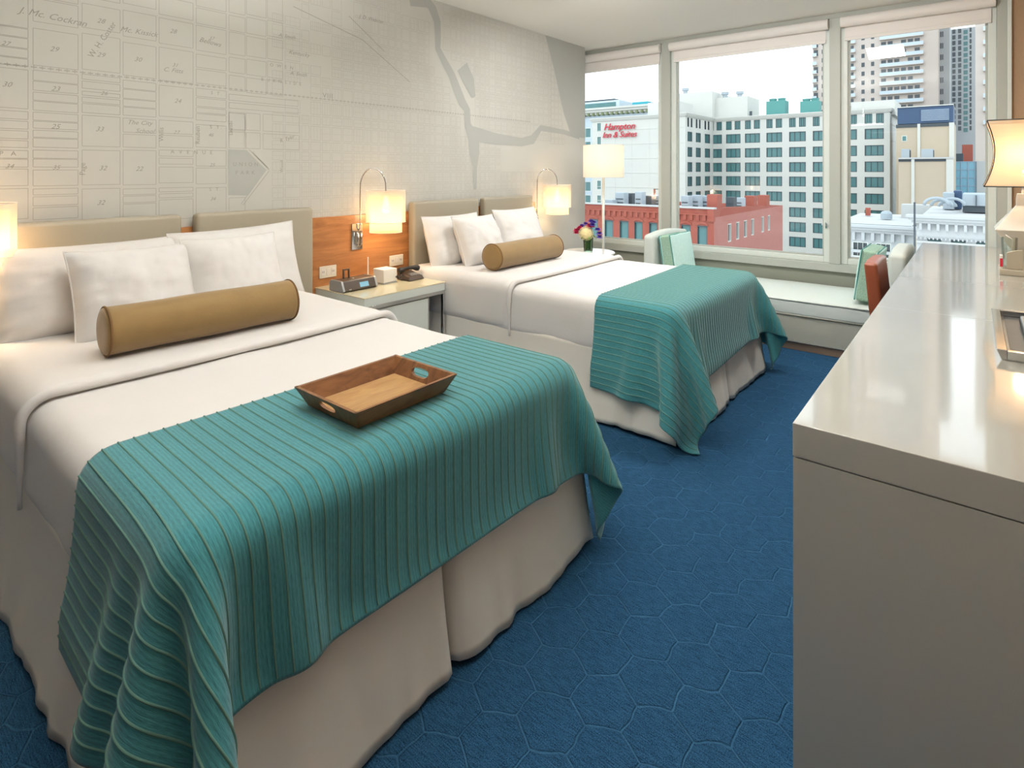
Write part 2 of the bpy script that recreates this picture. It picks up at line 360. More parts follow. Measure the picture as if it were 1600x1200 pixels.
# ---- the street-map mural: flat print on wall_left
def mural():
    x = WX+.0008
    lines = MB(); water = MB()
    def seg(y0, z0, y1, z1, wd=.0028, mb=lines, xx=x):
        d = Vector((y1-y0, z1-z0)); 
        if d.length < 1e-6: return
        n = Vector((-d.y, d.x)).normalized()*wd/2
        mb.add([(xx, y0-n.x, z0-n.y), (xx, y1-n.x, z1-n.y), (xx, y1+n.x, z1+n.y), (xx, y0+n.x, z0+n.y)], [(0, 1, 2, 3)])
    def rect(y0, y1, z0, z1, wd=.0028):
        seg(y0, z0, y1, z0, wd); seg(y0, z1, y1, z1, wd); seg(y0, z0, y0, z1, wd); seg(y1, z0, y1, z1, wd)
    def yz(u, v): p = PX(u, v, WX); return p.y, p.z
    lettering = []
    def txt(s, u, v, size, rot=0, sp=1.0, sh=0.0):
        y, z = yz(u, v); me = text_mesh(s, size, 0, sh, sp)
        me.transform(Matrix.Translation((x+.0006, y, z)) @ Matrix.Rotation(rot, 4, 'X') @ Matrix(((0, 0, 1, 0), (1, 0, 0, 0), (0, 1, 0, 0), (0, 0, 0, 1)))); lettering.append(me)
    cols = {  # zoomed pixel columns: (left, right): block tops and bottoms along the left edge
        (-8, 140): [(-60, 120), (125, 170), (175, 225), (230, 275), (280, 318), (335, 535), (550, 590), (600, 640), (650, 690), (700, 735), (750, 790), (795, 835), (845, 930), (945, 1100)],
        (165, 390): [(-200, -20), (-10, 105), (140, 325), (350, 400), (405, 450), (460, 500), (505, 550), (560, 600), (605, 640), (650, 685), (690, 735), (750, 790), (795, 835), (850, 930), (945, 975), (985, 1030), (1040, 1100)],
        (410, 600): [(-200, -20), (15, 135), (165, 345), (370, 395), (405, 440), (455, 475), (485, 510), (517, 562), (575, 730), (750, 925), (945, 1100)],
        (615, 780): [(-160, 15), (50, 180), (210, 375), (400, 440), (445, 490), (495, 530), (535, 575), (590, 660), (670, 735), (750, 925), (945, 975), (982, 1015), (1022, 1100)],
        (795, 965): [(-200, -45), (-20, 70), (88, 215), (235, 400), (425, 580), (600, 665), (675, 735), (750, 780), (790, 820), (835, 915), (940, 960), (970, 990), (1000, 1100)],
        (980, 1130): [(-200, -90), (-50, 28), (38, 115), (125, 250), (270, 335), (345, 415), (440, 480), (488, 530), (537, 562), (568, 600), (622, 735), (750, 830), (840, 920), (940, 1100)],
        (1145, 1225): [(-120, 60), (75, 150), (158, 268), (285, 360), (375, 450), (560, 645), (658, 740), (990, 1100)],
        (1232, 1330): [(-90, 70), (85, 165), (180, 278), (295, 372), (388, 462)],
        (1337, 1412): [(-90, 90), (100, 178), (190, 292), (305, 385), (398, 470)],
    }
    for (a, b), blocks in cols.items():
        u0, u1 = a/3.2, b/3.2; y0 = yz(u0, 200)[0]; y1 = yz(u1, 200)[0]
        for t, bt in blocks:
            z1 = yz(u0, t/3.2)[1]; z0 = yz(u0, bt/3.2)[1]
            if z1 > HC-.01: z1 = HC-.01
            if z0 < z1-.01: rect(y0, y1, z0, z1)
    # dashed railway line
    z = yz(0, 99)[1]; y = .35
    while y < 4.3:
        seg(y, z, y+.022, z, .005); seg(y+.011, z-.008, y+.011, z+.008, .003); y += .03
    # wider blocks left of the park
    for (a, b, t, bt) in ((1145, 1490, 470, 500), (1145, 1490, 512, 540), (1230, 1300, 565, 650), (1315, 1495, 570, 655), (1230, 1300, 662, 742), (1315, 1495, 668, 745), (1145, 1225, 565, 650)):
        z1 = yz(a/3.2, t/3.2)[1]; z0 = yz(a/3.2, bt/3.2)[1]; rect(yz(a/3.2, 200)[0], yz(b/3.2, 200)[0], z0, z1)
    pk = [yz(u/3.2, v/3.2) for u, v in ((1141, 746), (1232, 750), (1332, 850), (1240, 978), (1141, 976))]
    water.add([(x+.0002, a, b) for a, b in pk], [tuple(range(5))])
    for (a, b, c, d) in ((1245, 748, 1340, 840), (1345, 855, 1215, 1025), (1330, 850, 1205, 1020), (1262, 760, 1345, 848)):
        seg(*yz(a/3.2, b/3.2), *yz(c/3.2, d/3.2), .004)
    # the finer street grid towards the window
    random.seed(11)
    ys = [yz(u, 200)[0] for u in (424, 444, 470, 484, 502, 517)]
    y = ys[-1]
    while y < 4.62: y += random.choice((.055, .065, .075, .085)); ys.append(y)
    zs = [1.0]
    while zs[-1] < HC-.04: zs.append(zs[-1]+random.choice((.065, .075, .09, .1)))
    zs[-1] = HC-.006
    riv = [yz(u, v) for u, v in ((640, 2), (668, 3), (676, 14), (683, 34), (684, 58), (684, 76), (694, 96), (706, 118), (714, 140), (722, 160), (730, 172), (732, 196))]
    lake = [yz(u, v) for u, v in ((852, 54), (866, 110), (880, 175), (893, 214))]
    def near_river(y, z):
        for (a, b) in riv:
            if abs(a-y) < .09 and abs(b-z) < .12: return True
        return False
    for i in range(len(ys)-1):
        for j in range(len(zs)-1):
            ya, yb, za, zb = ys[i]+.006, ys[i+1]-.006, zs[j]+.006, zs[j+1]-.006
            if (ya, zb) < (2.25, 1.9) and ya < 2.6 and zb > 1.78 and random.random() < .3: continue
            if near_river((ya+yb)/2, (za+zb)/2): continue
            if za < 1.55 and ya > 3.85 and zb > 1.36: continue
            rect(ya, yb, za, zb, .0017)
            n = random.choice((0, 1, 2, 3, 5))
            if n > 1:
                for k in range(1, n):
                    yy = ya+(yb-ya)*k/n; seg(yy, za, yy, zb, .0010)
            if random.random() < .6: seg(ya, (za+zb)/2, yb, (za+zb)/2, .0010)
    y = 4.66
    for (y0, y1, z0, z1) in ((4.64, 4.95, 1.62, 2.66),):
        zz = z0
        while zz < z1:
            yl = min(y1, 4.70+.18*(2.66-zz)); yy = y0
            while yy < yl: rect(yy, min(yy+.06, yl), zz, min(zz+.05, z1), .002); yy += .068
            zz += .062
    for (a, b, c, d) in ((458, 10, 566, 62), (566, 62, 640, 128), (545, 25, 600, 80)):
        seg(*yz(a, b), *yz(c, d), .006)
    # river, branches and lake
    lay = [0]
    def ribbon(pts, wds):
        lay[0] += 1; xx = x+.0003+.00012*lay[0]; pts = [Vector(p) for p in pts]; L1 = []; L2 = []
        for k, p in enumerate(pts):
            d = (pts[min(k+1, len(pts)-1)]-pts[max(k-1, 0)]).normalized(); n = Vector((-d.y, d.x))*wds[k]/2
            L1.append((xx, *(p-n))); L2.append((xx, *(p+n)))
        m_ = len(pts); water.add(L1+L2, [(k, k+1, m_+k+1, m_+k) for k in range(m_-1)])
    ribbon(riv, [.07, .09, .085, .075, .065, .06, .07, .08, .09, .09, .07, .05])
    ribbon([yz(u, v) for u, v in ((728, 170), (731, 196), (740, 215), (741, 240), (742, 262), (742, 296))], [.05, .08, .14, .12, .05, .035])
    ribbon([yz(u, v) for u, v in ((738, 209), (775, 217), (815, 222), (832, 218), (845, 200), (880, 206), (905, 214))], [.13, .1, .08, .09, .06, .05, .05])
    ribbon([yz(u, v) for u, v in ((722, 104), (733, 128), (740, 152))], [.14, .13, .05])
    top = [(p[0], min(p[1], HC-.003)) for p in lake]
    water.add([(x+.0003, a, b) for a, b in top]+[(x+.0003, 5.283, top[-1][1]), (x+.0003, 5.283, HC-.003), (x+.0003, top[0][0], HC-.003)], [tuple(range(len(top)+3))])
    lines.build('mural_street_print', M['mline'], wall_left); water.build('mural_water_print', M['mwater'], wall_left)
    for s, u, v, z_, r_, sp, sh in (('UNION', 384, 257, .034, 0, 1.7, 0), ('PARK', 383, 270, .034, 0, 1.8, 0), ('A V E N U E', 300, 238, .03, 0, 1.5, 0), ('VIII', 512, 150, .05, 0, 1.2, 0),
            ('27', 8, 68, .03, 0, 1, .4), ('29', 84, 77, .035, 0, 1, .4), ('J. Mc. Cockran', 84, 27, .045, -.06, 1, .4), ('29', 157, 86, .035, 0, 1, .4), ('28', 157, 33, .035, 0, 1, .4),
            ('30', 215, 93, .035, 0, 1, .4), ('Mc. Kissick', 217, 50, .04, 0, 1, .4), ('31', 273, 102, .03, 0, 1, .4), ('C. Fitts', 270, 110, .035, 0, 1, .4), ('28', 270, 49, .035, 0, 1, .4),
            ('24', 277, 158, .035, 0, 1, .4), ('30', 10, 132, .035, 0, 1, .4), ('23', 86, 139, .035, 0, 1, .4), ('25', 86, 198, .035, 0, 1, .4), ('33', 155, 202, .035, 0, 1, .4), ('26', 162, 146, .03, 0, 1, .4),
            ('The City', 218, 192, .034, 0, 1, .4), ('School', 226, 205, .034, 0, 1, .4), ('27', 275, 207, .03, 0, 1, .4), ('S T.', 337, 199, .028, 0, 1.6, 0), ('46', 329, 211, .03, 0, 1, .4),
            ('34', 14, 260, .03, 0, 1, .4), ('35', 87, 262, .03, 0, 1, .4), ('32', 160, 263, .035, 0, 1, .4), ('22', 217, 264, .035, 0, 1, .4), ('25', 331, 258, .03, 0, 1, .4), ('S T.', 336, 296, .028, 0, 1.6, 0),
            ('32', 157, 317, .035, 0, 1, .4), ('34', 332, 311, .03, 0, 1, .4), ('37', 330, 60, .03, 0, 1, .4), ('Bellows', 328, 66, .04, -.1, 1, .4), ('A. Smith', 448, 57, .035, 0, 1, .4), ('Kentucky', 467, 84, .04, 0, 1, .4),
            ('A. Smith', 466, 116, .036, 0, 1, .4), ('O W E N', 440, 104, .03, 0, 1.5, 0), ('B U R N S I D E', 440, 128, .03, 0, 1.4, 0), ('R. Tyler', 448, 217, .034, .35, 1, .4), ('J. D. Webster', 580, 30, .04, 0, 1, .4),
            ('Willis', 252, 210, .035, R(90), 1, 0), ('Reuben', 309, 211, .035, R(90), 1, 0), ('Lincoln', 361, 200, .03, R(90), 1, 0), ('Page', 129, 264, .035, R(90), 1, 0), ('W. H. Coster', 160, 62, .04, R(62), 1, 0),
            ('Wood', 440, 260, .03, R(90), 1, 0), ('S T.', 338, 146, .026, 0, 1.6, 0), ('P A', 12, 240, .03, 0, 1.6, 0)):
        txt(s, u, v, z_*.92, r_, sp, sh)
    V = []; Fc = []
    for me in lettering:
        n = len(V); V += [tuple(q.co) for q in me.vertices]; Fc += [tuple(i+n for i in p.vertices) for p in me.polygons]; bpy.data.meshes.remove(me)
    mk('mural_lettering', V, Fc, M['mletter'], wall_left)
    ring = [(x+.0006, *(Vector(yz(286, 296))+Vector((math.cos(a), math.sin(a)))*.03)) for a in [i*math.pi/8 for i in range(16)]]
    for i in range(16): seg(ring[i][1], ring[i][2], ring[(i+1) % 16][1], ring[(i+1) % 16][2])
mural()

# hung bowls around the added room fill lights, out of view
for (x, y, z), lab in zip(FILL_BOWLS, ('added fill light in a wide white bowl over the aisle between beds and desk', 'added fill light in a wide white bowl behind the camera near the back wall')):
    t = thing('fill_bowl_light', lab, 'light', (x, y, z))
    autosmooth(MB().lathe((x, y, z), [(.30, -.035), (.33, -.035), (.46, .03), (.45, .03), (.32, -.025), (.30, -.025)], 48, cap=False).build('bowl', M['alu_light'], t))
    autosmooth(MB().lathe((x, y, z), [(.0, -.03), (.31, -.03), (.31, .0), (.0, .0)], 48, cap=False).build('fill_housing', M['alu_light'], t))
    MB().tube([(x, y, z), (x, y, HC-.001)], .012, 12).build('stem', M['chrome'], t, True)

for (x, y), lab in zip(FILL_FLUSH, ('added flush fill light above the far bed', 'added flush fill light above the aisle by the windows')):  # unseen rings around the fill lights added at the window end
    t = thing('fill_flush_ring', lab, 'light', (x, y, HC))
    autosmooth(MB().lathe((x, y, HC), [(.25, -.001), (.27, -.001), (.27, -.012), (.25, -.012)], 40, cap=False).build('fill_ring', M['alu_light'], t))

# ================================================================== HEADBOARDS, BEDS
HX = WX+.1                                               # front plane of the upholstered panels
wp = thing('wood_headboard_panel', 'long honey walnut wall panel running behind both headboards and the nightstand', 'wall panel', (WX, 2.5, 0))
box('board', M['walnut'], wp, WX+.001, WX+.028, .30, 1.955, .12, 1.052, .002)
box('board', M['walnut'], wp, WX+.001, WX+.028, 1.957, 2.83, .12, 1.052, .002)
box('board', M['walnut'], wp, WX+.001, WX+.028, 2.832, 4.35, .12, 1.052, .002)
def outlet(y, z, lab=None):
    o = box('outlet_plate', M['ivory'], wp, WX+.028, WX+.036, y-.062, y+.062, z-.038, z+.038, .003)
    for k in (-.038, .0, .036):
        q = box('socket', M['paper'], o, WX+.036, WX+.039, y+k-.014, y+k+.014, z-.022, z+.022, .002)
    s = MB()
    for k in (-.038, .036):
        for d in (-.005, .005): s.box(WX+.039, WX+.0395, y+k+d-.0012, y+k+d+.0012, z-.004, z+.008)
    tag(s.build('socket_slots', M['black'], o), kind='stuff')
outlet(2.105, .700); outlet(2.665, .705)
def upholstered_headboard(y0, ym, y1, label):
    t = thing('upholstered_headboard', label, 'headboard', (HX, (y0+y1)/2, .3), 'taupe headboards above the beds')
    for a, b in ((y0, ym-.035), (ym+.035, y1)):
        def disp(p, n):
            return Vector((.004*nz(p, 3, 1)*max(0, n.x), 0, 0))
        rbox('upholstered_panel', M['upholstery'], t, WX+.028, HX, a, b, .25, 1.125, .022, .05, disp)
    return t
upholstered_headboard(.43, 1.245, 1.962, 'taupe upholstered two-panel headboard behind the near bed with the tray')
upholstered_headboard(2.772, 3.515, 4.222, 'taupe upholstered two-panel headboard behind the far bed near the window')

# ---- cloth draped over a round-edged box (position based dynamics)
def drape(x_in, x_foot, y0, y1, ztop, len_x, len_y, seed=0, skew=0.0, h=.0165, steps=330, yshift=0.0):
    rs = np.random.RandomState(seed)
    n = int(round(len_y/h))+1; m = int(round(len_x/h))+1
    yc = (y0+y1)/2+yshift
    S, T_ = np.meshgrid(np.arange(n)*h-(n-1)*h/2, np.arange(m)*h, indexing='ij')
    P = np.stack([x_in+T_+skew*S, yc+S, np.full_like(S, ztop+.006)], -1)
    P[..., 2] += rs.rand(n, m)*.002
    th = .005; rr = .07
    bmin = np.array([-4.0, y0, .0]); bmax = np.array([x_foot, y1, ztop])
    smin = np.array([-4.0, y0-.030, -1.]); smax = np.array([x_foot+.030, y1+.030, .33])
    lmin = np.array([-4.0, y0-.062, -1.]); lmax = np.array([x_foot+.062, y1+.062, .17])
    def collide(P, V, lo, hi, r):
        c = (lo+hi)/2; hh = (hi-lo)/2
        q = np.abs(P-c)-(hh-r); s = np.sign(P-c)
        out = np.maximum(q, 0); L_ = np.linalg.norm(out, axis=-1)
        inside = L_ < 1e-9
        d = np.where(inside, q.max(-1), L_)-r
        nrm = np.where(inside[..., None], (q == q.max(-1, keepdims=True))*s, out*s/np.maximum(L_, 1e-9)[..., None])
        hit = d < th
        P += np.where(hit, th-d, 0)[..., None]*nrm
        return hit, nrm
    Pp = P.copy(); g = np.array([0, 0, -9.8]); dt = 1/75.
    def sol(a, b, rest, k):
        d = b-a; L_ = np.linalg.norm(d, axis=-1, keepdims=True)+1e-9
        c = d*((L_-rest)/L_*.5*k); return c
    dg = h*math.sqrt(2)
    def pairs(di, dj, rest, k, compress=1.0):
        # coloured batches so that no vertex is touched twice
        ni, nj = (n-di, m-abs(dj))
        out = []
        if di > 0:
            for ph in range(2):
                idx = np.array([i for i in range(ni) if (i//di) % 2 == ph])
                if len(idx): out.append((idx, di, dj, rest, k))
        else:
            out += [('c', ph, dj, rest, k) for ph in range(2)]
        return out
    cons = pairs(1, 0, h, 1)+pairs(0, 1, h, 1)+pairs(1, 1, dg, .7)+pairs(1, -1, dg, .7)+pairs(4, 0, 4*h, .10)+pairs(0, 4, 4*h, .10)
    wind = rs.randn(8)
    for st in range(steps):
        V = (P-Pp)*(.985 if st < steps*.75 else .93); V = np.clip(V, -.03, .03); Pp = P.copy()
        P = P+V+g*dt*dt*.35
        if st < 80:
            P[..., 0] += .00006*np.sin(S*14+wind[0]*3+seed)*(P[..., 2] < ztop-.02); P[..., 1] += .00006*np.sin(T_*19+wind[1]*3)*(P[..., 2] < ztop-.02)
        for it in range(12):
            for c in cons:
                if isinstance(c[0], str):
                    _, ph, dj, rest, k = c
                    j = np.array([q for q in range(m-dj) if (q//dj) % 2 == ph]); 
                    A = P[:, j]; B = P[:, j+dj]; e = sol(A, B, rest, k); P[:, j] = A+e; P[:, j+dj] = B-e
                else:
                    idx, di, dj, rest, k = c
                    if dj >= 0: sa = slice(0, m-dj); sb = slice(dj, m)
                    else: sa = slice(-dj, m); sb = slice(0, m+dj)
                    A = P[idx][:, sa]; B = P[idx+di][:, sb]; e = sol(A, B, rest, k)
                    P[idx, sa] = A+e; P[idx+di, sb] = B-e
            hit, nrm = collide(P, None, bmin, bmax, rr); hit2, nrm2 = collide(P, None, smin, smax, .03); collide(P, None, lmin, lmax, .03)
            P[..., 2] = np.maximum(P[..., 2], .012)
        top = hit & (nrm[..., 2] > .6)
        P[..., :2] = np.where(top[..., None], Pp[..., :2]+(P[..., :2]-Pp[..., :2])*.02, P[..., :2])
        side = (hit | hit2) & ~top
        P = np.where(side[..., None], Pp+(P-Pp)*.8, P)
    return P, h
def refine(P):
    """one step of cubic interpolation in both directions"""
    def up(Q):
        a = np.concatenate([2*Q[:1]-Q[1:2], Q, 2*Q[-1:]-Q[-2:-1]]); mid = (-a[:-3]+9*a[1:-2]+9*a[2:-1]-a[3:])/16
        o = np.empty((2*Q.shape[0]-1,)+Q.shape[1:]); o[::2] = Q; o[1::2] = mid; return o
    return up(up(P).swapaxes(0, 1)).swapaxes(0, 1)
def smooth_grid(P, k=2):
    for _ in range(k):
        Q = P.copy()
        Q[1:-1] = .5*P[1:-1]+.25*(P[:-2]+P[2:]); P = Q.copy()
        Q[:, 1:-1] = .5*P[:, 1:-1]+.25*(P[:, :-2]+P[:, 2:]); P = Q
    return P
def normals_grid(P):
    du = np.gradient(P, axis=0); dv = np.gradient(P, axis=1); n = np.cross(dv, du); return n/np.maximum(np.linalg.norm(n, axis=-1, keepdims=True), 1e-9)
def throw_blanket(label, P, h):
    P = smooth_grid(P, 2); Q = refine(P); n, m = Q.shape[:2]; N = normals_grid(Q)
    c = n//2, m//4
    if N[c][2] < 0: N = -N
    verts = Q.reshape(-1, 3); idx = lambda i, j: i*m+j
    faces = [(idx(i, j), idx(i+1, j), idx(i+1, j+1), idx(i, j+1)) for i in range(n-1) for j in range(m-1)]
    a, b, c_ = (Vector(verts[q]) for q in faces[(n//2)*(m-1)+m//4][:3])
    if (b-a).cross(c_-a).z < 0: faces = [f[::-1] for f in faces]
    uv = np.stack(np.meshgrid(np.arange(n)*h/2, np.arange(m)*h/2, indexing='ij'), -1).reshape(-1, 2)
    t = mk('throw_blanket', verts, faces, M['throw'], None, True, uv)
    so = t.modifiers.new('thick', 'SOLIDIFY'); so.thickness = .004; so.offset = -1
    tag(t, label, 'blanket', 'teal ribbed throws at the feet of the beds')
    # a raised cord every second grid line of the cloth
    prof = [(-.0026, 0.0), (-.0017, .0022), (0, .0032), (.0017, .0022), (.0026, 0.0)]
    du = np.gradient(Q, axis=0); du /= np.maximum(np.linalg.norm(du, axis=-1, keepdims=True), 1e-9)
    for i in range(4, n-3, 4):
        V = []
        for j in range(m-1):
            for (a, b) in prof: V.append(Q[i, j]+du[i, j]*a+N[i, j]*(b-.0003))
        k = len(prof); fs = [(j*k+q, j*k+q+1, (j+1)*k+q+1, (j+1)*k+q) for j in range(m-2) for q in range(k-1)]
        mk('rib', V, fs, M['rib'], t, True)
    # stitched hem
    hem = [Q[i, 0] for i in range(n)]+[Q[n-1, j] for j in range(m)]+[Q[i, m-1] for i in range(n-1, -1, -1)]+[Q[0, j] for j in range(m-1, -1, -1)]
    return t

def bed(y0, y1, xf, ztop, label, lab_duvet, lab_fold, near):
    """mattress, base and skirt panels; returns the bed"""
    t = thing('bed', label, 'bed', ((WX+xf)/2, (y0+y1)/2, 0), 'double beds')
    rbox('mattress', M['linen'], t, WX+.11, xf-.03, y0+.03, y1-.03, .36, ztop-.05, .05, .1)
    box('box_spring', M['linen'], t, WX+.12, xf-.05, y0+.05, y1-.05, .1, .36, .02)
    lg = MB()
    for lx in (WX+.2, xf-.15):
        for ly in (y0+.15, y1-.15):
            MB().lathe((lx, ly, 0), [(.02, 0), (.03, .1)], 12).build('leg', M['black'], t, True)
    # skirt: a hanging sheet per side with soft waves, inverted pleats at the corners and in the middle of the foot
    ztp, zb = .40, .012
    def panel(p, q, out, seed, tuck0, tuck1, ext=(False, False)):
        p, q, out = Vector(p), Vector(q), Vector(out); L_ = (q-p).length; n = max(10, int(L_/.02)); k = 16; V = []; dn = (q-p).normalized()
        along = lambda s: dn*((-1 if ext[0] else 0)*max(0, 1-s*L_/.15)+(1 if ext[1] else 0)*max(0, 1-(1-s)*L_/.15))
        for i in range(n+1):
            s = i/n
            for j in range(k+1):
                f = j/k; z = ztp+(zb-ztp)*f
                wv = .5+.5*noise.noise(Vector((s*L_*5+seed*7.3, f*.6, seed)))
                wv2 = .5+.5*noise.noise(Vector((s*L_*16+seed*3.1, f*.9, seed+5)))
                off = -.006+f**1.7*(.012+.044*wv+.026*wv2)
                e = max(0, 1-(s*L_)/.03) if tuck0 else 0; e = max(e, max(0, 1-((1-s)*L_)/.03) if tuck1 else 0)
                off -= e*e*.035
                c = p.lerp(q, s)+out*off+along(s)*f**1.5*.012
                z += .006*f*math.sin(s*L_*9+seed)+.004*f
                V.append((c.x, c.y, z))
        fs = [(i*(k+1)+j, (i+1)*(k+1)+j, (i+1)*(k+1)+j+1, i*(k+1)+j+1) for i in range(n) for j in range(k)]
        o = mk('skirt_panel', V, fs, M['skirt'], t, True); so = o.modifiers.new('thick', 'SOLIDIFY'); so.thickness = .003; so.offset = 0
        return o
    ym = (y0+y1)/2; e = .022
    panel((xf+.0, y0-.0, 0), (xf+.0, ym, 0), (1, 0, 0), 1+near, False, True, (True, False))
    panel((xf+.0, ym, 0), (xf+.0, y1+.0, 0), (1, 0, 0), 2+near, True, False, (False, True))
    panel((WX+.12, y0, 0), (xf+.0, y0, 0), (0, -1, 0), 3+near, False, False, (False, True))
    panel((WX+.12, y1, 0), (xf+.0, y1, 0), (0, 1, 0), 4+near, False, False, (False, True))
    # white duvet tucked over the sides
    def hem(p):
        return .345+.008*math.sin(p.x*5+near)+.006*math.sin(p.x*13)
    def dd(p, n):
        w_ = .005*nz(p, 4, near)+.002*nz(p, 11, near+3)
        d = n*w_
        if n.z < -.3: d += Vector((0, 0, 0))
        f = max(0, (.62-p.z)/.28)
        d += Vector((0, (1 if p.y > ym else -1)*.012*f*abs(n.y)*nz(p, 5, 8), 0))
        return d
    duv = rbox('duvet', M['linen'], None, WX+.30, xf, y0, y1, .34, ztop-.012, .075, .035, dd)
    tag(duv, lab_duvet, 'bedding', 'white duvets on the beds')
    # the top sheet turned down over the duvet, up to the pillows
    xe = -2.175
    def df(p, n):
        w_ = .004*nz(p, 4, near+9)+.002*nz(p, 12, near+3)
        d = n*w_
        if p.x > xe-.2: d += Vector((.045*math.sin((p.y-y0)*2.1)*.5, 0, 0))
        return d
    fo = rbox('folded_sheet', M['linen'], None, WX+.115, xe, y0-.012, y1+.012, .352, ztop+.018, .085, .035, df)
    path = []; rr = .078; off = .016; xs = lambda y_: xe-.010+.045*math.sin((y_-y0)*2.1)*.5
    ya, yb2, zt2 = y0-.012, y1+.012, ztop+.018
    for i in range(9): path.append((ya-.003, .36+(zt2-rr-.36)*i/8))
    for i in range(1, 9): a_ = math.pi/2*i/8; path.append((ya+rr-rr*math.cos(a_)-.003*(1-i/8), zt2-rr+rr*math.sin(a_)))
    for i in range(1, 30): path.append((ya+rr+(yb2-ya-2*rr)*i/30, zt2))
    for i in range(0, 9): a_ = math.pi/2*(1-i/8); path.append((yb2-rr+rr*math.cos(a_)+.003*i/8, zt2-rr+rr*math.sin(a_)))
    for i in range(1, 9): path.append((yb2+.003, zt2-rr-(zt2-rr-.36)*i/8))
    MB().tube([(xs(a_)-.004, a_, b_-.010) for a_, b_ in path], [.006+.0095*min(1, max(0, (b_-.40)/.2)) for a_, b_ in path], 10).build('turned_hem', M['linen'], fo, True)
    tag(fo, lab_fold, 'sheet', 'turned-down sheets on the beds')
    return t
B1 = dict(y0=.405, y1=1.775, xf=-1.11, z=.665); B2 = dict(y0=2.685, y1=4.075, xf=-1.135, z=.665)
bed(B1['y0'], B1['y1'], B1['xf'], B1['z'], 'near double bed with white skirt, under the wooden tray and teal throw',
    'smooth white duvet on the near bed, between turned-down sheet and tray', 'white turned-down top sheet under the near bed pillows', 0)
bed(B2['y0'], B2['y1'], B2['xf'], B2['z'], 'far double bed with white skirt, between nightstand and window bench',
    'smooth white duvet on the far bed beside the window side', 'white turned-down top sheet under the far bed pillows', 20)
P1, hh = drape(-1.655, B1['xf'], B1['y0'], B1['y1'], B1['z'], .850, 2.20, 3, .025)
throw_blanket('teal ribbed throw across the foot of the near bed, under the wooden tray', P1, hh)
P2, hh = drape(-1.63, B2['xf'], B2['y0'], B2['y1'], B2['z'], .865, 2.255, 8, -.035)
throw_blanket('teal ribbed throw across the foot of the far bed by the window bench', P2, hh)

# ---- pillows and bolsters
def pillow(label, center, w_, h_, t_, lean, yaw=0, roll=0, seed=0, group='white pillows on the near bed'):
    """stands on its long edge facing +x, leaning back by lean"""
    n, k = 36, 28; V = []; fs = []
    def pt(i, j, s):
        u = -1+2*i/n; v = -1+2*j/k
        x = u*w_/2*(1-.055*(1-abs(v)**2.2)) ; z = v*h_/2*(1-.06*(1-abs(u)**2.5))
        e = max(0, (1-abs(u)**3.2))**.62*max(0, (1-abs(v)**3.2))**.62
        sag = 1+.22*(-v)*.8
        y = s*t_*.62*e*sag
        wr = .014*noise.noise(Vector((u*2.4+seed, v*2.4, seed*1.7+s)))+.005*noise.noise(Vector((u*7+seed, v*6, seed+s*3)))
        rad = math.atan2(v, u); edge = max(abs(u), abs(v))
        wr += .006*math.sin(rad*22+seed)*max(0, edge-.55)*(1-edge)*4
        return Vector((x, y+s*wr*min(1, e*2), z))
    for s in (1, -1):
        b = len(V)
        V += [pt(i, j, s) for i in range(n+1) for j in range(k+1)]
        for i in range(n):
            for j in range(k):
                q = (b+i*(k+1)+j, b+(i+1)*(k+1)+j, b+(i+1)*(k+1)+j+1, b+i*(k+1)+j+1); fs.append(q if s < 0 else q[::-1])
    # local x = width, y = thickness, z = height -> width along world y, thickness along world x
    rot = Matrix.Rotation(yaw, 4, 'Z') @ Matrix.Rotation(-lean, 4, 'Y') @ Matrix.Rotation(roll, 4, 'X') @ Matrix(((0, 1, 0, 0), (1, 0, 0, 0), (0, 0, 1, 0), (0, 0, 0, 1)))
    V = [rot @ v+Vector(center) for v in V]
    fs = [f[::-1] for f in fs]
    o = mk('pillow', V, fs, M['linen'], None, True)
    # welted seam along the outline
    ol = [(i, 0) for i in range(n)]+[(n, j) for j in range(k)]+[(i, k) for i in range(n, 0, -1)]+[(0, j) for j in range(k, 0, -1)]
    MB().tube([V[i*(k+1)+j] for i, j in ol], .0035, 6, True).build('seam', M['linen'], o, True)
    return tag(o, label, 'pillow', group)
G1, G2 = 'white pillows on the near bed', 'white pillows on the far bed'
pillow('wide white pillow leaning at the lamp end of the near bed, behind a smaller one', (-3.0, .80, .835), .72, .41, .17, .30, 0, 0, 1, G1)
pillow('wide white pillow at the nightstand end of the near bed, behind a smaller one', (-3.0, 1.43, .85), .66, .42, .16, .28, 0, .03, 2, G1)
pillow('front left white pillow of the near bed, touching the mustard bolster end', (-2.79, .885, .835), .48, .40, .17, .42, .05, -.02, 3, G1)
pillow('front right white pillow of the near bed, behind the bolster middle', (-2.80, 1.315, .845), .46, .40, .16, .40, 0, .0, 4, G1)
pillow('wide white pillow on the nightstand side of the far bed', (-3.0, 3.03, .83), .58, .40, .16, .28, 0, 0, 5, G2)
pillow('front white pillow of the far bed, leaning behind the bolster end', (-2.82, 3.10, .84), .44, .39, .17, .42, 0, -.02, 6, G2)
pillow('white pillow of the far bed closest to the far wall lamp', (-2.95, 3.74, .84), .56, .41, .16, .32, 0, .0, 7, G2)
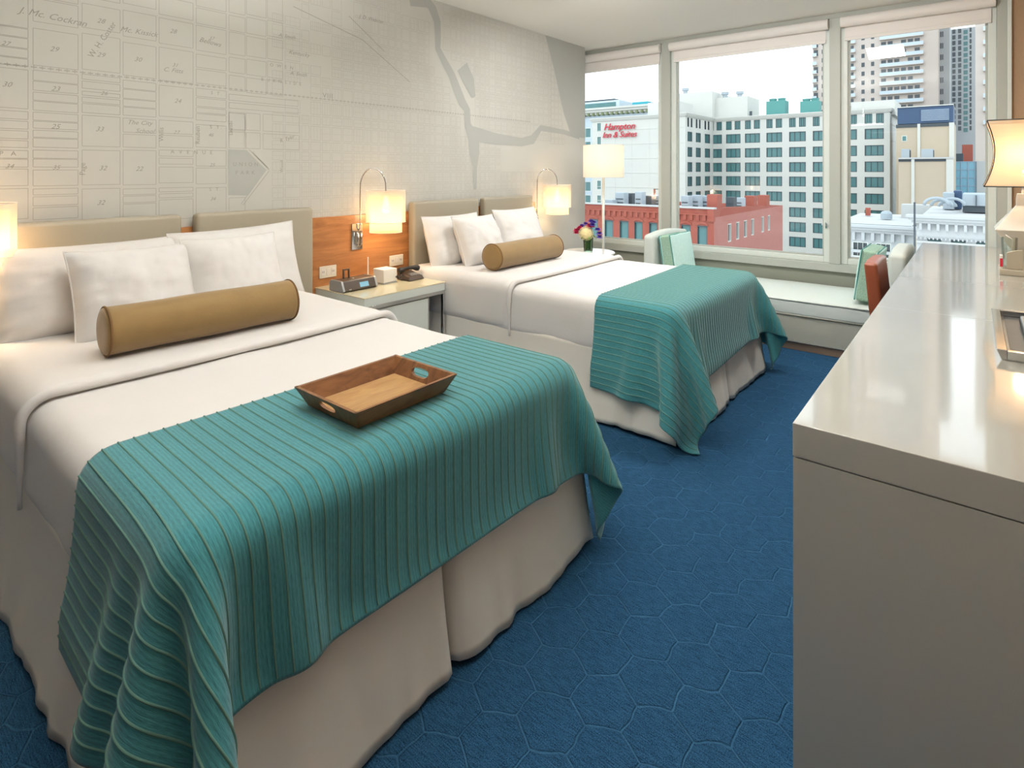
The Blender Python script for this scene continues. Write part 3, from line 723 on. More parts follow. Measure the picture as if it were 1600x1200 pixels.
def bolster(label, a, b, r):
    a, b = Vector(a), Vector(b); ax = (b-a).normalized(); L_ = (b-a).length; n = 40; prof = [(0, 0), (.45, 0), (.80, .0), (.93, .004), (1.0, .012), (1.0, .03)]
    full = [(r*q, z) for q, z in prof]+[(r*(1.0-.015*math.sin(i/8*math.pi*3)), .03+(L_-.06)*i/8) for i in range(1, 8)]+[(r*q, L_-z) for q, z in prof[::-1]]
    V = []; side = ax.cross(Vector((0, 0, 1))).normalized(); upv = side.cross(ax)
    for i in range(n):
        th = 2*math.pi*i/n
        for q, z in full:
            wv = 1+.012*noise.noise(Vector((math.cos(th)*1.5, math.sin(th)*1.5, z*7)))*(q > r*.9)+.006*math.sin(th*14)*(q > r*.9)*(math.exp(-min(z, L_-z)/.04))
            squash = 1-.05*max(0, -math.sin(th))
            V.append(a+ax*z+(side*math.cos(th)+upv*math.sin(th)*squash)*max(q*wv, .0005))
    k = len(full); fs = [(i*k+j, i*k+j+1, ((i+1) % n)*k+j+1, ((i+1) % n)*k+j) for i in range(n) for j in range(k-1)]
    o = mk('bolster', V, fs, M['bolster'], None, True)
    for z in (.012, L_-.012):
        MB().tube([a+ax*z+(side*math.cos(q)+upv*math.sin(q)*(1-.05*max(0, -math.sin(q))))*(r*1.01) for q in [2*math.pi*i/36 for i in range(36)]], .004, 6, True).build('piping', M['piping'], o, True)
    return tag(o, label, 'cushion', 'mustard velvet bolsters')
bolster('mustard velvet bolster cushion lying across the near bed pillows', (-2.42, .655, .772), (-2.385, 1.365, .772), .088)
bolster('mustard velvet bolster cushion lying across the far bed pillows', (-2.50, 2.86, .772), (-2.50, 3.60, .772), .088)

# ---- wooden serving tray on the near throw
def tray():
    x0, x1, y0, y1 = -1.515, -1.225, .875, 1.245
    t = thing('serving_tray', 'walnut serving tray with oval hand holes on the teal throw of the near bed', 'tray', ((x0+x1)/2, (y0+y1)/2, .675))
    zb, zt, fl = .676, .731, .028; th = .010
    bx0, bx1, by0, by1 = x0+fl, x1-fl, y0+fl, y1-fl
    box('base', M['traybase'], t, bx0, bx1, by0, by1, zb, zb+.008, .001)
    def wall(pb0, pb1, pt0, pt1, inn, hole):
        # slab between the bottom edge pb and top edge pt, thickness towards inn
        pb0, pb1, pt0, pt1 = map(Vector, (pb0, pb1, pt0, pt1)); inn = Vector(inn)*th
        if not hole:
            V = [pb0, pb1, pt1, pt0, pb0+inn, pb1+inn, pt1+inn, pt0+inn]
            MB().add(V, [(0, 1, 2, 3), (7, 6, 5, 4), (0, 4, 5, 1), (1, 5, 6, 2), (2, 6, 7, 3), (3, 7, 4, 0)]).build('side', M['traywood'], t, bevel=.0015)
            return
        def f(s, q): a = pb0.lerp(pb1, s); b = pt0.lerp(pt1, s); return a.lerp(b, q)
        n = 32; rw, rh = .145, .23; V = []; out = []; hol = []
        for i in range(n):
            a = 2*math.pi*i/n; c, s_ = math.cos(a), math.sin(a)
            hs, hq = .5+rw*math.copysign(abs(c)**.6, c), .56+rh*s_
            k = 1/max(abs(c), abs(s_)); os_, oq = .5+.5*c*k, .5+.5*s_*k
            hol.append((hs, hq)); out.append((os_, oq))
        for off in (Vector((0, 0, 0)), inn):
            V += [f(*q)+off for q in out]+[f(*q)+off for q in hol]
        fs = []
        for i in range(n):
            j = (i+1) % n
            fs += [(i, j, n+j, n+i), (2*n+i, 3*n+i, 3*n+j, 2*n+j), (i, 2*n+i, 2*n+j, j), (n+i, n+j, 3*n+j, 3*n+i)]
        autosmooth(MB().add(V, fs).build('end_with_hand_hole', M['traywood'], t))
    wall((bx0, by0, zb), (bx0, by1, zb), (x0, y0, zt), (x0, y1, zt), (1, 0, 0), False)
    wall((bx1, by1, zb), (bx1, by0, zb), (x1, y1, zt), (x1, y0, zt), (-1, 0, 0), False)
    wall((bx1, by0, zb), (bx0, by0, zb), (x1, y0, zt), (x0, y0, zt), (0, 1, 0), True)
    wall((bx0, by1, zb), (bx1, by1, zb), (x0, y1, zt), (x1, y1, zt), (0, -1, 0), True)
tray()

# ================================================================== NIGHTSTAND AND WHAT STANDS ON IT
NZ = .612; nx0, nx1, ny0, ny1 = WX+.03, -2.735, 2.015, 2.665
t = thing('nightstand', 'white nightstand with cream glass top and chrome frame between the beds', 'nightstand', ((nx0+nx1)/2, (ny0+ny1)/2, 0))
box('glass_top', M['nstop'], t, nx0, nx1, ny0, ny1, NZ-.006, NZ, .001)
box('top_box', M['nsbody'], t, nx0+.001, nx1-.001, ny0+.001, ny1-.001, NZ-.055, NZ-.0065, .002)
for (a, b, c, d) in ((nx1-.02, nx1, ny0, ny1), (nx0, nx0+.02, ny0, ny1), (nx0+.02, nx1-.02, ny0, ny0+.02), (nx0+.02, nx1-.02, ny1-.02, ny1)):
    box('frame_rail', M['chrome'], t, a, b, c, d, NZ-.077, NZ-.0555, .001)
for a in (nx0, nx1-.02):
    for c in (ny0, ny1-.02): box('leg', M['chrome'], t, a, a+.02, c, c+.02, 0, NZ-.077, .001)
box('drawer_body', M['nsbody'], t, nx0+.03, nx1-.03, ny0+.025, ny1-.145, .29, NZ-.078, .002)
dr = box('drawer', M['nsbody'], t, nx1-.0295, nx1-.008, ny0+.025, ny1-.145, .30, NZ-.085, .002)
MB().box(nx1-.008, nx1+.008, 2.262, 2.268, .405, .411).tube([(nx1+.008, 2.255, .413), (nx1+.008, 2.277, .413)], .007, 10).build('knob', M['chrome'], dr)
box('side_strip', M['chrome'], t, nx0+.03, nx1-.008, ny1-.144, ny1-.136, .29, NZ-.078)

# clock radio
cx, cy = -3.02, 2.145
t = thing('clock_radio', 'dark clock radio with blue display and dock on the nightstand', 'clock radio', (cx, cy, NZ))
prof = [(-.062, .0), (.066, .0), (.078, .010), (.056, .062), (.045, .068), (-.052, .066), (-.066, .052), (-.068, .01)]
n = len(prof)
mb = MB(); V = [(cx+a, cy-.118, NZ+.002+b) for a, b in prof]+[(cx+a, cy+.118, NZ+.002+b) for a, b in prof]
mb.add(V, [tuple(range(n)), tuple(range(n, 2*n))[::-1]]+[(i, n+i, n+(i+1) % n, (i+1) % n) for i in range(n)])
mb.build('body', M['brownblack'], t, bevel=.003)
for s in (-1, 1):
    mb = MB(); sc = 1.03; ya, yb = sorted((cy+s*.114, cy+s*.128))
    V = [(cx+a*sc, ya, NZ+.001+b*1.02) for a, b in prof]+[(cx+a*sc, yb, NZ+.001+b*1.02) for a, b in prof]
    mb.add(V, [tuple(range(n)), tuple(range(n, 2*n))[::-1]]+[(i, n+i, n+(i+1) % n, (i+1) % n) for i in range(n)]); mb.build('end_cap', M['silver'], t, bevel=.002)
V = [(cx+.0765, cy-.002, NZ+.020), (cx+.0765, cy+.062, NZ+.020), (cx+.0645, cy+.062, NZ+.048), (cx+.0645, cy-.002, NZ+.048)]
MB().add(V+[(a-.004, b, c) for a, b, c in V], [(0, 1, 2, 3), (7, 6, 5, 4), (0, 4, 5, 1), (1, 5, 6, 2), (2, 6, 7, 3), (3, 7, 4, 0)]).build('display', M['lcd'], t)
box('dock_bracket', M['brownblack'], t, cx-.03, cx-.018, cy-.06, cy-.052, NZ+.068, NZ+.118, .001)
box('dock_bracket', M['brownblack'], t, cx-.03, cx-.018, cy-.022, cy-.014, NZ+.068, NZ+.118, .001)
box('dock_bracket', M['brownblack'], t, cx-.03, cx-.018, cy-.06, cy-.014, NZ+.1185, NZ+.126, .001)
MB().tube([(cx+.02, cy-.02, NZ+.067), (cx+.02, cy-.02, NZ+.073)], .008, 16).build('dial', M['silver'], t, True)
box('badge', M['silver'], t, cx+.0735, cx+.0775, cy-.085, cy-.068, NZ+.013, NZ+.018)
# tissue box
t = thing('tissue_box_cover', 'small white cube box on the nightstand behind the clock radio', 'box', (-3.03, 2.40, NZ))
box('cover', M['paper'], t, -3.085, -2.975, 2.345, 2.455, NZ+.008, NZ+.094, .004)
box('base_band', M['silver'], t, -3.085, -2.975, 2.345, 2.455, NZ+.0005, NZ+.008)
t = thing('card_on_stick', 'thin white card standing upright behind the white cube box', 'card', (-3.14, 2.345, NZ))
MB().add([(-3.14, 2.34, NZ+.001), (-3.14, 2.352, NZ+.001), (-3.135, 2.346, NZ+.165), (-3.135, 2.338, NZ+.165), (-3.142, 2.34, NZ+.001), (-3.142, 2.352, NZ+.001), (-3.137, 2.346, NZ+.165), (-3.137, 2.338, NZ+.165)],
         [(0, 1, 2, 3), (7, 6, 5, 4), (0, 4, 5, 1), (1, 5, 6, 2), (2, 6, 7, 3), (3, 7, 4, 0)]).build('card', M['paper'], t)
# telephone
px, py = -2.99, 2.585
t = thing('telephone', 'dark brown desk telephone on the nightstand beside the far bed', 'telephone', (px, py, NZ))
t_body = MB()
V = [(-.07, -.075, .003), (.075, -.075, .003), (.075, .06, .003), (-.07, .06, .003), (-.055, -.065, .05), (.06, -.065, .028), (.06, .05, .028), (-.055, .05, .05)]
t_body.add([(px+a, py+b, NZ+c) for a, b, c in V], [(0, 3, 2, 1), (4, 5, 6, 7), (0, 1, 5, 4), (1, 2, 6, 5), (2, 3, 7, 6), (3, 0, 4, 7)]); t_body.build('body', M['brownblack'], t, bevel=.004)
V = []
mb = MB(); pts = [(px-.02, py-.085+.17*i/10, NZ+.062+.012*math.sin(math.pi*i/10)) for i in range(11)]
mb.tube(pts, [.020, .021, .017, .0125, .011, .011, .011, .0125, .017, .021, .020], 12); mb.build('handset', M['black'], t, True)
kp = MB()
for i in range(3):
    for j in range(4): x_, y_ = px+.008+.013*i, py-.03+.018*j; kp.box(x_, x_+.009, y_, y_+.012, NZ+.040-.0038*i-.002, NZ+.0435-.0038*i)
kp.build('keypad', M['silver'], t)
MB().tube([(px+.02+.01*math.cos(i*.9), py-.085-.001*i+.006*math.sin(i*.9), NZ+.03+.012*math.sin(i*.16)) for i in range(60)], .0022, 6).build('cord', M['black'], t, True)

# ================================================================== WALL LAMPS
def wall_lamp(y, label, z=0, power=5.0, shade_dy=.11, plate=True):
    xw = WX+.028
    t = thing('wall_reading_lamp', label, 'lamp', (xw, y, .93), 'gooseneck reading lamps over the headboards')
    pl = box('wall_plate', M['chrome'], t, xw, xw+.012, y-.062, y+.022, .82, .995, .002)
    for k in (-.014, .010):
        MB().tube([(xw+.013, y+k-.012, .85), (xw+.032, y+k-.012, .853), (xw+.034, y+k-.012, .935)], .0045, 8).build('switch_rod', M['chrome'], pl, True)
    box('switch_button', M['ivory'], pl, xw+.012, xw+.016, y-.027, y-.012, .845, .853, .001)
    ay = y-.012; sx_, sy_ = xw+.15, y+shade_dy
    pts = [(xw+.012, ay, .95), (xw+.028, ay, .965), (xw+.032, ay, 1.02), (xw+.032, ay, 1.18)]
    zc, rr = 1.235, 0
    for i in range(1, 15):
        a = math.pi*i/14; s = (1-math.cos(a))/2
        pts.append((xw+.032+(sx_-xw-.032)*s, ay+(sy_-ay)*s, 1.24+.127*math.sin(a)))
    pts += [(sx_, sy_, 1.21), (sx_, sy_, 1.17)]
    MB().tube(pts, .0045, 8).build('gooseneck', M['chrome'], t, True)
    def drum(name, r, z0, z1, m, parent):
        s = MB(); nseg = 48
        V = [(sx_+r*math.cos(2*math.pi*i/nseg), sy_+r*math.sin(2*math.pi*i/nseg), zz) for zz in (z0, z1) for i in range(nseg)]
        s.add(V, [(i, (i+1) % nseg, nseg+(i+1) % nseg, nseg+i) for i in range(nseg)]); o = s.build(name, m, parent, True)
        for zz in (z0, z1):
            MB().tube([(sx_+r*math.cos(2*math.pi*i/nseg), sy_+r*math.sin(2*math.pi*i/nseg), zz) for i in range(nseg)], .0016, 6, True).build('rim', M['paper'], o, True)
        return o
    drum('outer_shade', .131, 1.005, 1.218, M['outer'], t)
    drum('inner_shade', .108, .937, 1.188, M['inner'], t)
    sp = MB()
    for i in range(3):
        a = i*2*math.pi/3; sp.tube([(sx_, sy_, 1.20), (sx_+.13*math.cos(a), sy_+.13*math.sin(a), 1.214)], .0015, 6)
    sp.build('spider', M['chrome'], t)
    MB().lathe((sx_, sy_, 1.065), [(.002, 0), (.024, .012), (.03, .035), (.024, .062), (.014, .085), (.014, .11)], 16).build('bulb', mat('bulb_glow', (255, 240, 210), .5, emit=(255, 214, 150), estr=3), t, True)
    ld = bpy.data.lights.new('reading_bulb', 'POINT'); ld.energy = power; ld.color = (1, .74, .46); ld.shadow_soft_size = .035
    lo = bpy.data.objects.new('reading_bulb', ld); COL.objects.link(lo); lo.location = (sx_, sy_, 1.03)
    return t
wall_lamp(2.345, 'lit gooseneck wall lamp with double shade above the nightstand', power=4.5)
wall_lamp(4.345, 'lit gooseneck wall lamp beyond the far bed, nearest the floor lamp', power=4.5, shade_dy=.15)
wall_lamp(.335, 'lit gooseneck wall lamp cut by the left edge of the picture', power=7, shade_dy=.075)

# ================================================================== CORNER BY THE WINDOW
tx, ty = -2.70, 4.42
t = thing('side_table', 'round white lacquered side table holding the flowers by the window', 'table', (tx, ty, 0))
autosmooth(MB().lathe((tx, ty, .60), [(.02, 0), (.215, 0), (.232, .004), (.236, .012), (.236, .018), (.230, .024), (.02, .026)], 64).build('table_top', M['whitelac'], t))
MB().lathe((tx, ty, .02), [(.03, 0), (.022, .02), (.022, .56), (.05, .579)], 24).build('stem', M['chrome'], t, True)
autosmooth(MB().lathe((tx, ty, 0), [(.16, 0), (.16, .008), (.15, .014), (.03, .022)], 48).build('foot', M['chrome'], t))
vx, vy, vz = -2.69, 4.40, .627
t = thing('flower_vase', 'small glass vase of purple, pink and cream flowers on the round table', 'vase', (vx, vy, vz))
autosmooth(MB().lathe((vx, vy, vz), [(.0, 0), (.036, 0), (.040, .004), (.046, .125), (.0435, .125), (.038, .012), (.0, .012)], 32, cap=False).build('glass', M['vase'], t))
MB().lathe((vx, vy, vz+.013), [(.0, 0), (.037, 0), (.0415, .085), (0, .085)], 24, cap=False).build('water', M['vase'], t, True)
random.seed(5)
for i in range(13):
    a = i*2.4; r0 = .012+.02*random.random(); r1 = .05*random.random()+.02
    MB().tube([(vx+r0*math.cos(a+1), vy+r0*math.sin(a+1), vz+.016), (vx+r0*.6*math.cos(a), vy+r0*.6*math.sin(a), vz+.08), (vx+r1*math.cos(a), vy+r1*math.sin(a), vz+.155)], .0042, 6).build('stem', M['stem'], t, True)
def blossom(c, r, m, n=14, name='blossom', layers=3):
    mb = MB(); c = Vector(c)
    for l in range(layers):
        for i in range(n):
            a = i*2*math.pi/n+l*.4+random.random()*.3; el = R(10+62*l/layers+random.uniform(-8, 8)); d = Vector((math.cos(a)*math.cos(el), math.sin(a)*math.cos(el), math.sin(el)))
            s = Vector((-math.sin(a), math.cos(a), 0))*r*.30; u_ = d.cross(s).normalized()*r*.12; p1 = c+d*r*.25; p2 = c+d*r*.75; p3 = c+d*r
            mb.add([p1-s*.3, p1+s*.3, p2+s+u_, p2-s+u_, p3+s*.5-u_*.5, p3-s*.5-u_*.5], [(0, 1, 2, 3), (3, 2, 4, 5)])
    return mb.build(name, m, t)
mb = MB(); hc = Vector((vx, vy-.035, vz+.165))
for i in range(90):
    z_ = 1-2*(i+.5)/90; r_ = math.sqrt(1-z_*z_); a = i*2.39996; d = Vector((r_*math.cos(a), r_*math.sin(a), z_)); p = hc+Vector((d.x*.066, d.y*.05, d.z*.058))
    e1 = d.orthogonal().normalized(); e2 = d.cross(e1); q = random.random()*3; f1 = (e1*math.cos(q)+e2*math.sin(q))*.012; f2 = (e2*math.cos(q)-e1*math.sin(q))*.012
    for g1, g2 in ((f1, f2), (f2, -f1), (-f1, -f2), (-f2, f1)): mb.add([p, p+g1*.7+g2*.35+d*.002, p+g1+d*.005+g2, p+g1*.35+g2*.7+d*.002], [(0, 1, 2, 3)])
mb.build('hydrangea', M['fcream'], t)
mb = MB(); mb.lathe((hc.x, hc.y, hc.z), [(.0, -.05), (.04, -.035), (.055, 0), (.04, .035), (.0, .05)], 14, cap=False).build('hydrangea_core', M['fcream'], t, True)
for dx, dy, dz in ((.05, -.03, .235), (.085, -.01, .195), (.095, .0, .16), (-.03, .02, .235), (.02, .01, .262), (.04, .02, .255), (-.055, .0, .215), (.10, -.01, .13)):
    blossom((vx+dx*1.2, vy+dy*.8, vz+dz*1.0), .033, M['fpurple'], 9, 'blossom', 3)
for dx, dy, dz in ((.02, -.02, .225), (.045, -.02, .22), (-.075, -.03, .185), (-.095, -.03, .155), (-.06, -.04, .20), (-.09, -.05, .175)):
    blossom((vx+dx*1.15, vy+dy*.8, vz+dz*1.0), .034, M['fpink'], 9, 'blossom', 3)
for i in range(7):
    a = i*.9; d = Vector((math.cos(a), math.sin(a), 0)); s = Vector((-d.y, d.x, 0))*.016; c = Vector((vx, vy, vz+.13))
    MB().add([c+d*.03, c+d*.06+s+Vector((0, 0, .01)), c+d*.095-Vector((0, 0, .015)), c+d*.06-s+Vector((0, 0, .01))], [(0, 1, 2, 3)]).build('leaf', M['stem'], t)

# floor lamp behind the table
fx, fy = -2.80, 4.86
t = thing('floor_lamp', 'white floor lamp with lit drum shade in the window corner', 'lamp', (fx, fy, 0))
autosmooth(MB().lathe((fx, fy, 0), [(.14, 0), (.14, .012), (.13, .018), (.012, .022)], 48).build('base', M['alu_light'], t))
MB().tube([(fx, fy, .02), (fx, fy, 1.45)], .013, 16).build('pole', M['alu_light'], t, True)
V = []; ns_ = 64; rS = .195
V = [(fx+rS*math.cos(2*math.pi*i/ns_), fy+rS*math.sin(2*math.pi*i/ns_), zz) for zz in (1.288, 1.598) for i in range(ns_)]
sh = MB().add(V, [(i, (i+1) % ns_, ns_+(i+1) % ns_, ns_+i) for i in range(ns_)]).build('lamp_shade', M['floorshade'], t, True)
for zz in (1.288, 1.598): MB().tube([(fx+rS*math.cos(2*math.pi*i/ns_), fy+rS*math.sin(2*math.pi*i/ns_), zz) for i in range(ns_)], .002, 6, True).build('rim', M['paper'], sh, True)
mbx = MB()
for i in range(3): a = i*2*math.pi/3; mbx.tube([(fx, fy, 1.44), (fx+rS*math.cos(a), fy+rS*math.sin(a), 1.59)], .002, 6)
mbx.build('spider', M['chrome'], t)
ld = bpy.data.lights.new('floor_lamp_bulb', 'POINT'); ld.energy = 2.2; ld.color = (1, .84, .66); ld.shadow_soft_size = .05
lo = bpy.data.objects.new('floor_lamp_bulb', ld); COL.objects.link(lo); lo.location = (fx, fy, 1.47)

# ---- window bench
bx0, bx1, bf, bb = -2.30, -.36, 4.665, 5.46
t = thing('window_bench', 'pale upholstered window bench with tall end arms under the windows', 'bench', ((bx0+bx1)/2, (bf+bb)/2, 0))
def soft(p, n): return n*(.004*nz(p, 5, 3)+.0015*nz(p, 17, 5))
box('plinth', M['plinth'], t, bx0+.02, bx1-.02, bf+.015, bb, 0, .062, .004)
rbox('base', M['benchside'], t, bx0, bx1, bf+.004, bb, .06, .262, .012, .08, soft)
cu = rbox('seat_cushion', M['bench'], t, bx0+.10, bx1-.10, bf-.004, bb, .262, .378, .022, .05, lambda p, n: n*(.003*nz(p, 6, 1))+Vector((0, 0, .012*max(0, n.z)*(1-((p.y-5.06)/.42)**2))))
MB().tube([(bx0+.12, bf-.004, .374), (bx1-.12, bf-.004, .374)], .005, 8).build('piping', M['bench'], cu, True)
MB().tube([(bx0+.12, bf-.002, .266), (bx1-.12, bf-.002, .266)], .005, 8).build('piping', M['benchside'], cu, True)
def arm(x0, x1):
    rbox('arm', M['bench'], t, x0, x1, bf+.03, bb, .24, .775, .028, .06, lambda p, n: n*(.003*nz(p, 5, 3))+Vector((0, 0, .03*max(0, n.z)*math.sin((p.y-bf)/.8*math.pi))))
arm(bx0, bx0+.105); arm(bx1-.105, bx1)
nails = MB()
xx = bx0+.01
while xx < bx1-.01: nails.lathe((xx, bf-.0005, .066), [(.0, -.0045), (.004, -.002), (.0046, 0), (.004, .002), (.0, .0045)], 6, cap=False); xx += .0115
tag(nails.build('nailheads', M['silver'], t), kind='stuff')
def box_cushion(label, cx_, cy_, zb, lean, front_sign):
    w_, h_, d_ = .46, .37, .115
    def disp(p, n):
        e = (1-(p.y/(w_/2))**2)*(1-(p.z/(h_/2))**2)
        return Vector((.022*e*(1 if n.x > 0 else -1)*abs(n.x), 0, 0))+n*.003*nz(p, 9, 2)+Vector((0, .01*nz(p, 4, 6), 0))
    t = bpy.data.objects.new('box_cushion', None); COL.objects.link(t)
    c = rbox('cushion_body', M['speckle'], t, -d_/2+.012, d_/2-.012, -w_/2, w_/2, -h_/2, h_/2, .02, .05, disp)
    for s in (-1, 1):
        f = rbox('face_panel', M['aqua'], t, *( (d_/2-.02, d_/2+.002) if s > 0 else (-d_/2-.002, -d_/2+.02)), -w_/2+.004, w_/2-.004, -h_/2+.004, h_/2-.004, .010, .05, disp)
        x_ = s*(d_/2-.008); k = []
        for (a, b) in ((-1, -1), (1, -1), (1, 1), (-1, 1)): k.append((a, b))
        loop = []
        for i in range(4):
            a, b = k[i], k[(i+1) % 4]
            for q in range(10): loop.append((x_, (a[0]+(b[0]-a[0])*q/10)*(w_/2-.003), (a[1]+(b[1]-a[1])*q/10)*(h_/2-.003)))
        MB().tube(loop, .0045, 6, True).build('piping', M['aquapipe'], f, True)
    t.rotation_euler = (0, lean, 0); t.location = (cx_, cy_, zb+h_/2*math.cos(lean)+.03)
    tag(t, label, 'cushion', 'aqua box cushions on the window bench')
box_cushion('aqua box cushion leaning on the left arm of the window bench', -2.10, 4.985, .383, -.16, 1)
box_cushion('aqua box cushion leaning on the right arm, behind the leather chair', -.60, 4.98, .383, .13, -1)

# ================================================================== DESK CHAIR, DESK
t = thing('desk_chair', 'cognac leather desk chair pushed against the long white desk', 'chair', (-.25, 4.08, 0))
def lean(p): return Vector((-(p.z-.45)*.10, 0, 0))
rbox('backrest', M['leather'], t, -.465, -.397, 3.86, 4.30, .44, .815, .016, .05, lambda p, n: n*(.003*nz(p, 6, 2))+lean(p)+Vector((0, 0, .012*max(0, n.z)*math.sin((p.y-3.86)/.44*math.pi))))
rbox('seat', M['leather'], t, -.46, -.03, 3.84, 4.32, .40, .475, .02, .06, lambda p, n: n*(.003*nz(p, 6, 2)))
for a in (-.43, -.07):
    for b in (3.88, 4.28):
        MB().prism([(a-.018, b-.018), (a+.018, b-.018), (a+.018, b+.018), (a-.018, b+.018)], 0, .405).build('leg', M['black'], t, bevel=.003)
DZ = .792; dx0, dx1, dy0, dy1 = -.313, RX-.006, 1.372, 5.455
t = thing('desk', 'long glossy white lacquered desk along the right wall', 'desk', ((dx0+dx1)/2, (dy0+dy1)/2, 0))
yseam = 2.775
box('top_slab', M['desk'], t, dx0, dx1, dy0, yseam-.001, DZ-.074, DZ, .002)
box('top_slab', M['desk'], t, dx0, dx1, yseam+.001, dy1, DZ-.074, DZ, .002)
box('end_cabinet', M['deskside'], t, dx0+.019, dx1, dy0+.0175, 2.7, 0.0, DZ-.0765, .002)
box('end_face', M['deskside'], t, dx0+.001, dx1, dy0+.001, dy0+.017, 0.0, DZ-.0765, .001)
box('end_panel', M['deskside'], t, dx0, dx1, dy1-.04, dy1, 0, DZ-.0765, .002)
box('back_panel', M['deskside'], t, dx1-.02, dx1, 2.7, dy1-.04, .3, DZ-.0765)
for i, (a, b) in enumerate(((1.395, 2.04), (2.05, 2.69))):
    for k in range(3):
        z0 = .06+k*.215; d_ = box('drawer', M['desk'], t, dx0+.002, dx0+.018, a, b, z0, z0+.208, .002)
        MB().tube([(dx0+.002, (a+b)/2-.06, z0+.16), (dx0-.014, (a+b)/2-.05, z0+.16), (dx0-.014, (a+b)/2+.05, z0+.16), (dx0+.002, (a+b)/2+.06, z0+.16)], .005, 8).build('handle', M['chrome'], d_, True)
# end face of the slab in the same taupe light as the cabinet: one lacquer, the seam is a gap

# remote control tray
t = thing('remote_tray', 'silver-edged square tray holding the remote control on the desk', 'tray', (.2, 2.53, DZ))
q0, q1, q2, q3 = .062, .40, 2.22, 2.86
box('tray_base', M['silver'], t, q0+.012, q1-.012, q2+.012, q3-.012, DZ+.001, DZ+.007)
box('tray_inlay', M['greyglaze'], t, q0+.024, q1-.024, q2+.024, q3-.024, DZ+.0072, DZ+.009)
def rim(a, b, c, d, fx_, fy_):
    mb = MB(); V = [(a, c, DZ+.001), (b, c, DZ+.001), (b, d, DZ+.001), (a, d, DZ+.001)]
    V2 = [(a+(fx_ if fx_ > 0 else 0)*0-(.012 if fx_ < 0 else 0), c-(.012 if fy_ < 0 else 0), DZ+.030), (b+(.012 if fx_ > 0 else 0), c-(.012 if fy_ < 0 else 0), DZ+.030), (b+(.012 if fx_ > 0 else 0), d+(.012 if fy_ > 0 else 0), DZ+.030), (a-(.012 if fx_ < 0 else 0), d+(.012 if fy_ > 0 else 0), DZ+.030)]
    mb.add(V+V2, [(0, 3, 2, 1), (4, 5, 6, 7), (0, 1, 5, 4), (1, 2, 6, 5), (2, 3, 7, 6), (3, 0, 4, 7)]).build('rim', M['chrome'], t, bevel=.002)
rim(q0, q0+.014, q2, q3, -1, 0); rim(q1-.014, q1, q2, q3, 1, 0); rim(q0+.014, q1-.014, q2, q2+.014, 0, -1); rim(q0+.014, q1-.014, q3-.014, q3, 0, 1)
t = thing('remote_control', 'grey and black remote control lying in the silver tray on the desk', 'remote control', (.16, 2.55, DZ+.01))
rbox('body', M['black'], t, .125, .195, 2.40, 2.74, DZ+.0095, DZ+.034, .010, .03)
rbox('faceplate', M['silver'], t, .128, .192, 2.405, 2.735, DZ+.030, DZ+.0385, .004, .05)
random.seed(2); k = 0
for i in range(9):
    for j in range(3):
        x_, y_ = .136+.018*j, 2.42+.033*i
        MB().lathe((x_+.006, y_+.008, DZ+.0382), [(.0, 0), (.0068, 0), (.006, .0028), (0, .003)], 10, cap=False).build('button', M['greyglaze'] if (i+j) % 3 else M['black'], t)

# desk lamp with concave square shade
lx, ly = .215, 4.34
t = thing('desk_lamp', 'lit desk lamp with concave cream shade and white faceted base', 'lamp', (lx, ly, DZ))
def sq(c, h, z, ang=0):
    return [(c[0]+h*sx2, c[1]+h*sy2, z) for sx2, sy2 in ((-1, -1), (1, -1), (1, 1), (-1, 1))]
prof = []; nn = 16
for i in range(nn+1):
    s = i/nn; z = 1.262+s*.372-.0; hw = .172+(.158-.172)*s-.040*math.sin(math.pi*min(1, s*1.02))**.9
    prof.append((hw, z))
V = []; 
for hw, z in prof: V += sq((lx, ly), hw, z)
fs = [(4*i+k_, 4*i+(k_+1) % 4, 4*(i+1)+(k_+1) % 4, 4*(i+1)+k_) for i in range(nn) for k_ in range(4)]
sh = MB().add(V, fs).build('lamp_shade', M['deskshade'], t)
for k_ in range(4):
    MB().tube([V[4*i+k_] for i in range(nn+1)], .0028, 6).build('corner_piping', M['black'], sh, True)
for (hw, z) in (prof[0], prof[-1]):
    MB().tube([p for p in sq((lx, ly), hw, z)], .0035, 6, True).build('rim_piping', M['black'], sh, True)
b = MB()
levels = [(.048, DZ+.001), (.050, DZ+.012), (.052, DZ+.11), (.125, DZ+.225), (.030, DZ+.36), (.030, DZ+.40), (.026, DZ+.43)]
V = [];
for hw, z in levels: V += sq((lx, ly), hw, z)
fs = [(4*i+k_, 4*i+(k_+1) % 4, 4*(i+1)+(k_+1) % 4, 4*(i+1)+k_) for i in range(len(levels)-1) for k_ in range(4)]+[(3, 2, 1, 0), tuple(4*(len(levels)-1)+q for q in range(4))]
b.add(V, fs).build('faceted_base', M['ceramic'], t, bevel=.003)
MB().tube([(lx, ly, DZ+.42), (lx, ly, DZ+.56)], .008, 10).build('socket_tube', M['chrome'], t, True)
ld = bpy.data.lights.new('desk_lamp_bulb', 'POINT'); ld.energy = 4; ld.color = (1, .76, .50); ld.shadow_soft_size = .04
lo = bpy.data.objects.new('desk_lamp_bulb', ld); COL.objects.link(lo); lo.location = (lx, ly, 1.44)

